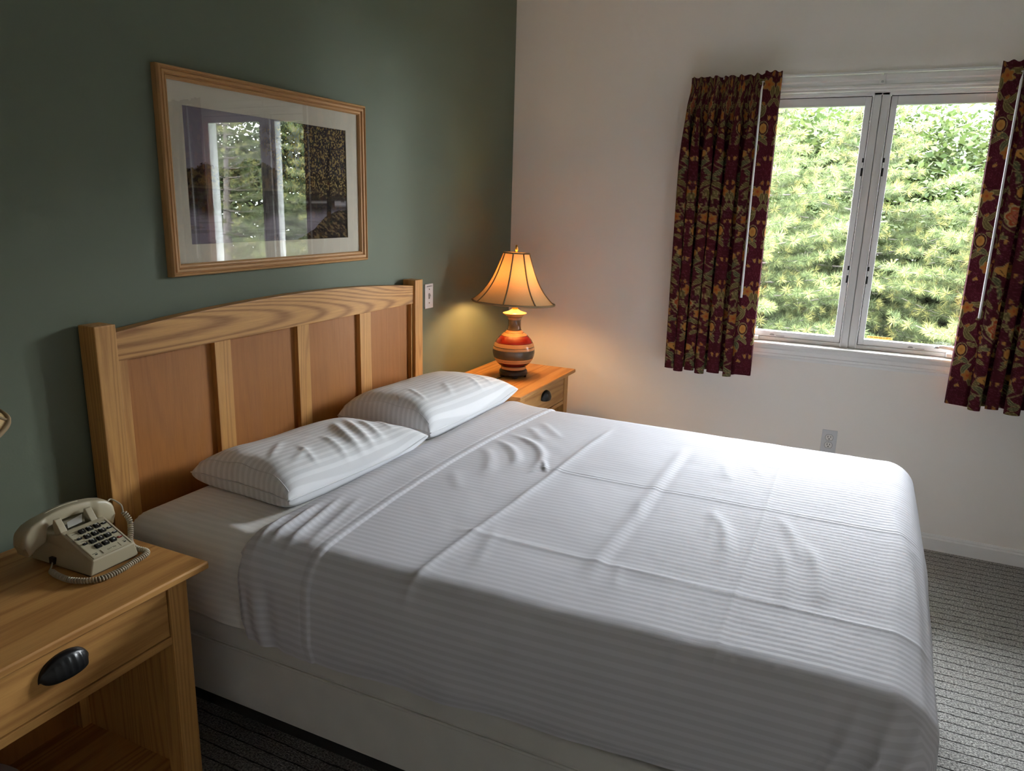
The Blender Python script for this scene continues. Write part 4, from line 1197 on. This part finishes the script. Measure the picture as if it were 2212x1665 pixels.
for r_, b_ in enumerate((.885, .695, .505, .318)):
    kk = link('function_key', pbox(.893, b_, .0125, .0062, 0, .0045, .0016), M_KEYRED if r_ == 3 else M_KEY, tp)
    sub('key_mark', pbox(.898, b_, .0070, .0013, .0044, .0048, .0001), M_INK, kk)
for b_ in (.715, .512):
    kk = link('volume_key', pbox(.137, b_, .0125, .0062, 0, .0045, .0016), M_KEY, tp)
    sub('key_mark', pbox(.150, b_ + .006, .0022, .0022, .0044, .0048, .0001), M_INK, kk)
for (a_, b_, w) in ((.165, .895, .017), (.150, .615, .010), (.120, .160, .012), (.880, .175, .006)):
    link('panel_print', pbox(a_, b_, w, .0009, .0011, .00145, .0001), M_INKD, tp)
for (a_, b_) in ((.135, .118), (.893, .135)):
    link('indicator_light', pbox(a_, b_, .0062, .0028, .0008, .0020, .0004), M_KEY, tp)
cd = link('number_card', pbox(.515, .112, .044, .0115, .0008, .0018, .0003), M_PHONE2, tp)
m = MP.copy(); m.translation = pan(.53, .112, .0019)
sub('card_text', text_me('EXT 794', .0062, m, .0001), plain('grey_ink', (.12, .11, .09), .7, .2), cd)
for a_ in (.285, .745):
    sub('card_end', pbox(a_, .125, .0013, .0125, .0008, .0026, .0003), M_PHONE, cd)
# cradle prongs
for xs in (-2.862, -2.786):
    pts = [(FY + .100, NZ + .080), (FY + .112, NZ + .098), (FY + .122, NZ + .112), (FY + .128, NZ + .113), (FY + .132, NZ + .098), (FY + .128, NZ + .074), (FY + .104, NZ + .074)]
    link('cradle_prong', prism_me(pts, 'x', xs - .008, xs + .008, .0016), M_PHONE, tp)
link('plunger', box_me(FX - .020, FX + .020, FY + .118, FY + .150, NZ + .074, NZ + .079, .001), M_CHROME, tp)
tear = pyd([(-2.842, FY + .120, NZ + .082), (-2.812, FY + .112, NZ + .088), (-2.796, FY + .132, NZ + .098), (-2.834, FY + .134, NZ + .090), (-2.842, FY + .120, NZ + .0832), (-2.812, FY + .112, NZ + .0892), (-2.796, FY + .132, NZ + .0992), (-2.834, FY + .134, NZ + .0912)], [(0, 1, 2, 3), (7, 6, 5, 4), (0, 4, 5, 1), (1, 5, 6, 2), (2, 6, 7, 3), (3, 7, 4, 0)])
link('paper_slip', tear, M_PAPER, tp)
# handset: lofted bar with two drooping ends
yc = FY + .160
NS = 61; NR = 28
HV = np.zeros((NS, NR, 3))
for i in range(NS):
    q = -1 + 2 * i / (NS - 1)
    x = -2.820 + .117 * q
    zt_ = NZ + .124 - .026 * q * q - .010 * max(0, abs(q) - .8) / .2
    endm = float(sstep(.46, .62, np.array(abs(q))))
    cap = math.sqrt(max(0, 1 - max(0, (abs(q) - .90) / .10) ** 2.4))
    dep = .026 + .030 * endm
    wd = .0195 + .0060 * endm
    zc = zt_ - dep / 2; hh = dep / 2 * (.35 + .65 * cap); ww = wd * (.45 + .55 * cap)
    for j in range(NR):
        a = 2 * PI * j / NR
        ca, sa = math.cos(a), math.sin(a)
        px = math.copysign(abs(ca) ** .26, ca); pz = math.copysign(abs(sa) ** .26, sa)
        HV[i, j] = (x - .010 * q * endm * (pz < 0) * (1 - cap * .5), yc + ww * px * (1 - .22 * (pz > 0) * abs(pz)), zc + hh * pz)
Vh = HV.reshape(-1, 3); Fh = []
for i in range(NS - 1):
    for j in range(NR):
        Fh.append((i * NR + j, i * NR + (j + 1) % NR, (i + 1) * NR + (j + 1) % NR, (i + 1) * NR + j))
Fh += [tuple(range(NR)), tuple((NS - 1) * NR + j for j in range(NR - 1, -1, -1))]
hs = link('handset', pyd(Vh, Fh), M_PHONE, tp, True)
hs.data.set_sharp_from_angle(angle=math.radians(40))
for q in (-.78, .80):
    sub('cap_seam', tube_me([(-2.820 + .117 * q + .0265 * math.cos(a) * .9, yc + .0265 * math.sin(a) * .9, NZ + .124 - .026 * q * q - .0435) for a in np.linspace(0, 2 * PI, 28, endpoint=False)], .0012, 5, closed=True), M_PHONE2, hs, True)
sub('shoulder_strip', tube_me([(-2.820 + .117 * q, yc + .002, NZ + .124 - .026 * q * q + .0002) for q in np.linspace(-.42, .30, 14)], .0014, 6), M_PHONE2, hs, True)
# coiled cord: straight lead, coil over the table, lead into the jack
def catmull(pts, n=24):
    P = [Vector(p) for p in pts]; P = [P[0] * 2 - P[1]] + P + [P[-1] * 2 - P[-2]]
    out = []
    for i in range(1, len(P) - 2):
        for kk_ in range(n):
            t_ = kk_ / n
            out.append(.5 * ((2 * P[i]) + (-P[i - 1] + P[i + 1]) * t_ + (2 * P[i - 1] - 5 * P[i] + 4 * P[i + 1] - P[i + 2]) * t_ ** 2 + (-P[i - 1] + 3 * P[i] - 3 * P[i + 1] + P[i + 2]) * t_ ** 3))
    out.append(P[-2]); return out
def coil(path, R, r, pitch, n=6, seg=14):
    P = catmull(path, 40)
    d = [0]
    for i in range(1, len(P)): d.append(d[-1] + (P[i] - P[i - 1]).length)
    tot = d[-1]; turns = tot / pitch; m = int(turns * seg)
    pts = []; nrm = None
    ds = np.array(d); XYZ = np.array([list(p) for p in P])
    for i in range(m + 1):
        s_ = tot * i / m
        c = Vector([np.interp(s_, ds, XYZ[:, a]) for a in range(3)]); c2 = Vector([np.interp(min(tot, s_ + .002), ds, XYZ[:, a]) for a in range(3)]); c1 = Vector([np.interp(max(0, s_ - .002), ds, XYZ[:, a]) for a in range(3)])
        tg = (c2 - c1).normalized()
        if nrm is None: nrm = tg.orthogonal().normalized()
        nrm = (nrm - tg * nrm.dot(tg)).normalized(); bn = tg.cross(nrm)
        a = 2 * PI * i / seg
        pts.append(c + (nrm * math.cos(a) + bn * math.sin(a)) * R)
    return tube_me(pts, r, n), pts
zc = NZ + .0075
me, cp = coil([(-2.692, -.205, NZ + .066), (-2.690, -.222, NZ + .046), (-2.703, -.240, NZ + .026), (-2.722, -.262, zc), (-2.738, -.300, zc), (-2.737, -.335, zc), (-2.752, -.352, zc), (-2.795, -.360, zc), (-2.840, -.368, zc), (-2.885, -.360, zc), (-2.912, -.318, zc), (-2.914, -.268, zc), (-2.908, -.236, zc)], .0050, .0023, .0060)
link('coiled_cord', me, M_CORD, tp, True)
link('cord_lead', tube_me(catmull([(-2.708, yc, NZ + .094), (-2.696, yc + .002, NZ + .094), (-2.686, yc - .018, NZ + .080), (-2.690, -.200, NZ + .066), cp[0]], 10), .0021, 8), M_CORD, tp, True)
link('cord_lead', tube_me(catmull([cp[-1], (-2.900, -.222, NZ + .008), (-2.888, -.210, NZ + .012), (-2.880, FY + .126, NZ + .016)], 10), .0021, 8), M_CORD, tp, True)

# rounded container in the open compartment of the near nightstand
rc = thing('container', 'rounded pale container inside the open compartment of the near nightstand', 'container', (-3.165, -.30, .168))
link('body', lathe_me([(0, 0), (.070, 0), (.078, .006), (.086, .05), (.090, .11), (.090, .15)], (-3.165, -.30, .168), 48), plain('pale_grey_plastic', (.55, .54, .53), .4, .5), rc, True)
link('lid', lathe_me([(.092, .148), (.094, .156), (.090, .172), (.076, .190), (.050, .202), (.018, .206), (.016, .216), (.010, .220), (0, .220)], (-3.165, -.30, .168), 48), plain('pale_grey_lid', (.50, .48, .48), .35, .5), rc, True)

# ================================================================== outside
GZ = -3.2
put(link('ground', box_me(.5, 60, -40, 34, GZ - .2, GZ), M_GRASS), kind='structure')
LG = [lin(122, 138, 84), lin(148, 160, 98), lin(94, 112, 72), lin(184, 182, 108)]
K_ALB = .225
def tri_batch(base, dirs, L, w, col):
    """thin triangle needles"""
    n = len(base)
    rnd = RNG.normal(size=(n, 3)); sd = np.cross(dirs, rnd); sd /= np.maximum(np.linalg.norm(sd, axis=1, keepdims=True), 1e-6)
    a = base - sd * w[:, None] / 2; b = base + sd * w[:, None] / 2; c = base + dirs * L[:, None]
    V = np.stack([a, b, c], 1).reshape(-1, 3); Cc = np.repeat(col, 3, 0)
    return V, Cc
def pine(x, y, ztop, spread, label, seed, dens=1.0, tone=0.0, zlow=-1.6, lean=(0, 0), kk=1.0):
    rs = np.random.default_rng(seed)
    T = thing('pine_tree', label, 'tree', (x, y, GZ), 'trees outside the window')
    H = ztop - GZ
    tr = [(x + lean[0] * q * q + .03 * math.sin(q * 9 + seed), y + lean[1] * q * q + .03 * math.cos(q * 7), GZ + H * q) for q in np.linspace(0, 1, 12)]
    link('trunk', tube_me(tr, [.15 * (1 - q) ** .8 + .012 for q in np.linspace(0, 1, 12)], 10), M_BARK, T, True)
    bp_v = []; bp_f = []
    base = []; dirs = []; LL = []; cols = []
    def stick(p, q, r0, r1):
        d = (q - p); d = d / max(np.linalg.norm(d), 1e-6); n = np.cross(d, [0, 0, 1.0]); n /= max(np.linalg.norm(n), 1e-6); m = np.cross(d, n)
        i0 = len(bp_v)
        for (c, r) in ((p, r0), (q, r1)):
            for a in range(3):
                bp_v.append(c + (n * math.cos(a * 2.094) + m * math.sin(a * 2.094)) * r)
        for a in range(3): bp_f.append((i0 + a, i0 + (a + 1) % 3, i0 + 3 + (a + 1) % 3, i0 + 3 + a))
    z = ztop - .15
    while z > zlow:
        q = (z - GZ) / H
        Lb = spread * (1 - q) ** .75 * rs.uniform(.8, 1.15) + .15
        nb = rs.integers(5, 7); a0 = rs.uniform(0, 6.28)
        cx = x + lean[0] * q * q; cy = y + lean[1] * q * q
        for b in range(nb):
            az = a0 + b * 6.283 / nb + rs.uniform(-.3, .3)
            L = Lb * rs.uniform(.75, 1.1)
            hd = np.array([math.cos(az), math.sin(az), 0.0]); rise = rs.uniform(.10, .38)
            m = max(5, int(L / .16))
            prev = np.array([cx, cy, z])
            for k in range(1, m + 1):
                f = k / m
                p = np.array([cx, cy, z]) + hd * L * f + np.array([0, 0, rise * L * (f ** 1.6) - .10 * L * f])
                stick(prev, p, .016 * (1 - f) + .005, .016 * (1 - f) * .8 + .004); 
                if f > .22:
                    for sgn in (-1, 1):
                        tw = rs.uniform(.18, .46) * (1.15 - f * .6) * min(1, L)
                        sd = np.array([-hd[1], hd[0], 0]) * sgn * rs.uniform(.6, 1.0) + hd * rs.uniform(.5, .9) + np.array([0, 0, rs.uniform(.0, .45)])
                        sd /= np.linalg.norm(sd)
                        e_ = p + sd * tw
                        stick(p, e_, .005, .003)
                        nk = max(2, int(tw / .042 * dens))
                        for c in range(nk):
                            ff = (c + 1) / nk
                            base.append(p + sd * tw * ff); dirs.append(sd); LL.append(.07 + .035 * rs.random()); cols.append(.75 + .5 * rs.random() + (.35 if ff > .95 else 0))
                            if ff > .99 and rs.random() < .5: cols[-1] += .9
                prev = p
        z -= rs.uniform(.16, .25)
    base = np.array(base); dirs = np.array(dirs); LL = np.array(LL); cols = np.array(cols)
    K = int(34 * kk)
    B = np.repeat(base, K, 0); Dr = np.repeat(dirs, K, 0); Ln = np.repeat(LL, K); cc = np.repeat(cols, K)
    rn = RNG.normal(size=B.shape); rn /= np.linalg.norm(rn, axis=1, keepdims=True)
    Dn = Dr * .75 + rn; Dn /= np.linalg.norm(Dn, axis=1, keepdims=True)
    B = B + rn * .012
    dk, lt, ye = np.array(LG[2]), np.array(LG[0]), np.array(LG[3])
    tcol = np.clip(cc - .75 + RNG.uniform(-.15, .15, len(cc)) + tone, 0, 2)
    col = np.where((tcol < .6)[:, None], dk + (lt - dk) * (tcol / .6)[:, None], lt + (ye - lt) * np.clip((tcol - .6) / .7, 0, 1)[:, None]) * K_ALB
    V, Cc = tri_batch(B, Dn, Ln * RNG.uniform(.7, 1.1, len(Ln)), RNG.uniform(.0055, .0105, len(Ln)), col)
    me = big_me(V, np.arange(len(V)).reshape(-1, 3)); set_col(me, Cc)
    put(link('needles', me, M_LEAF, T), kind='stuff')
    link('branches', big_me(np.array(bp_v), np.array(bp_f)), M_BARK, T)
    return T
pine(6.1, -.35, 3.25, 2.6, 'light green pine seen through the left window pane', 1, tone=.12)
pine(6.5, -3.75, 2.9, 2.9, 'light green pine filling the lower right window pane', 2, tone=.15)
pine(7.9, -1.75, 3.15, 2.5, 'pine standing behind the two front ones, seen either side of the mullion', 3, tone=.05, kk=.85)
pine(8.6, .4, 3.4, 2.4, 'pine behind the front ones at the left edge of the left pane', 7, tone=.0, kk=.7)
pine(7.0, -6.8, 3.2, 2.6, 'pine right of the window view, seen mirrored in the picture glass', 4, tone=.05, kk=.6)
pine(6.8, 2.8, 3.2, 2.4, 'leftmost pine of the row outside, behind the left curtain', 5, tone=.05, kk=.45)
pine(7.4, -9.8, 3.3, 2.5, 'rightmost pine of the row outside, beyond the right curtain', 6, dens=.8, kk=.5)
def leafy(x, y, zt, R, label, seed, n=9000, ls=1.0, vst=1):
    rs = np.random.default_rng(seed)
    T = thing('leafy_tree', label, 'tree', (x, y, GZ), 'trees outside the window')
    link('trunk', tube_me([(x, y, GZ), (x + .05, y, GZ + 2), (x, y + .05, zt - R)], [.14, .11, .06], 10), M_BARK, T, True)
    bv = None
    cl = []
    for k in range(int(34 * vst)):
        d = rs.normal(size=3); d /= np.linalg.norm(d); d[2] = (abs(d[2]) * 1.1 - .35) if vst == 1 else rs.uniform(-2.0, 1.05)
        cl.append(np.array([x, y, zt - R * 1.1]) + d * R * rs.uniform(.55, 1.0))
    cl = np.array(cl)
    idx = rs.integers(0, len(cl), n)
    p = cl[idx] + rs.normal(size=(n, 3)) * np.array([.30, .30, .14]) * R / 1.3
    sz = rs.uniform(.035, .06, n) * ls
    nrm = rs.normal(size=(n, 3)) * .6 + np.array([0, 0, 1.0]); nrm /= np.linalg.norm(nrm, axis=1, keepdims=True)
    t1 = np.cross(nrm, rs.normal(size=(n, 3))); t1 /= np.linalg.norm(t1, axis=1, keepdims=True); t2 = np.cross(nrm, t1)
    V = np.stack([p - t1 * sz[:, None], p + t2 * sz[:, None] * .5, p + t1 * sz[:, None], p - t2 * sz[:, None] * .5], 1).reshape(-1, 3)
    g0, g1 = np.array(lin(92, 122, 64)), np.array(lin(142, 162, 88))
    col = (g0 + (g1 - g0) * rs.random((n, 1))) * K_ALB * .55
    me = big_me(V, np.arange(len(V)).reshape(-1, 4)); set_col(me, np.repeat(col, 4, 0))
    put(link('leaves', me, M_LEAF, T), kind='stuff')
    for k in range(10):
        link('branch', tube_me([(x, y, zt - R * 1.6), tuple((np.array([x, y, zt - R * 1.2]) + cl[k]) / 2), tuple(cl[k])], [.04, .025, .01], 6), M_BARK, T, True)
leafy(9.4, -4.3, 3.45, 1.6, 'broad-leaved tree at the upper right of the right window pane', 21)
leafy(9.6, -1.0, 2.6, 1.5, 'broad-leaved bush behind the pines in the left window pane', 22, 7000)
leafy(8.0, -5.0, 1.6, 1.3, 'broad-leaved bush low behind the right curtain edge', 23, 7000)

for i, (tx_, ty_, tz_, lab) in enumerate([(12.5, 1.2, 4.2, 'round-topped tree in the back row, leftmost behind the left pane'), (12.8, -1.2, 4.1, 'round-topped tree in the back row behind the left pane and mullion'), (12.4, -4.6, 4.0, 'round-topped tree in the back row behind the right pane'),
                                         (13.8, -2.9, 3.75, 'round-topped tree in the back row just right of the mullion'), (12.6, -7.4, 4.2, 'round-topped tree in the back row behind the right curtain'), (12.2, -10.2, 4.2, 'round-topped tree in the back row, rightmost'), (12.3, -13.2, 4.2, 'round-topped tree in the back row, far right beyond the curtain')]):
    leafy(tx_, ty_, tz_, 2.3, lab, 40 + i, 34000, 1.6, 2.4)
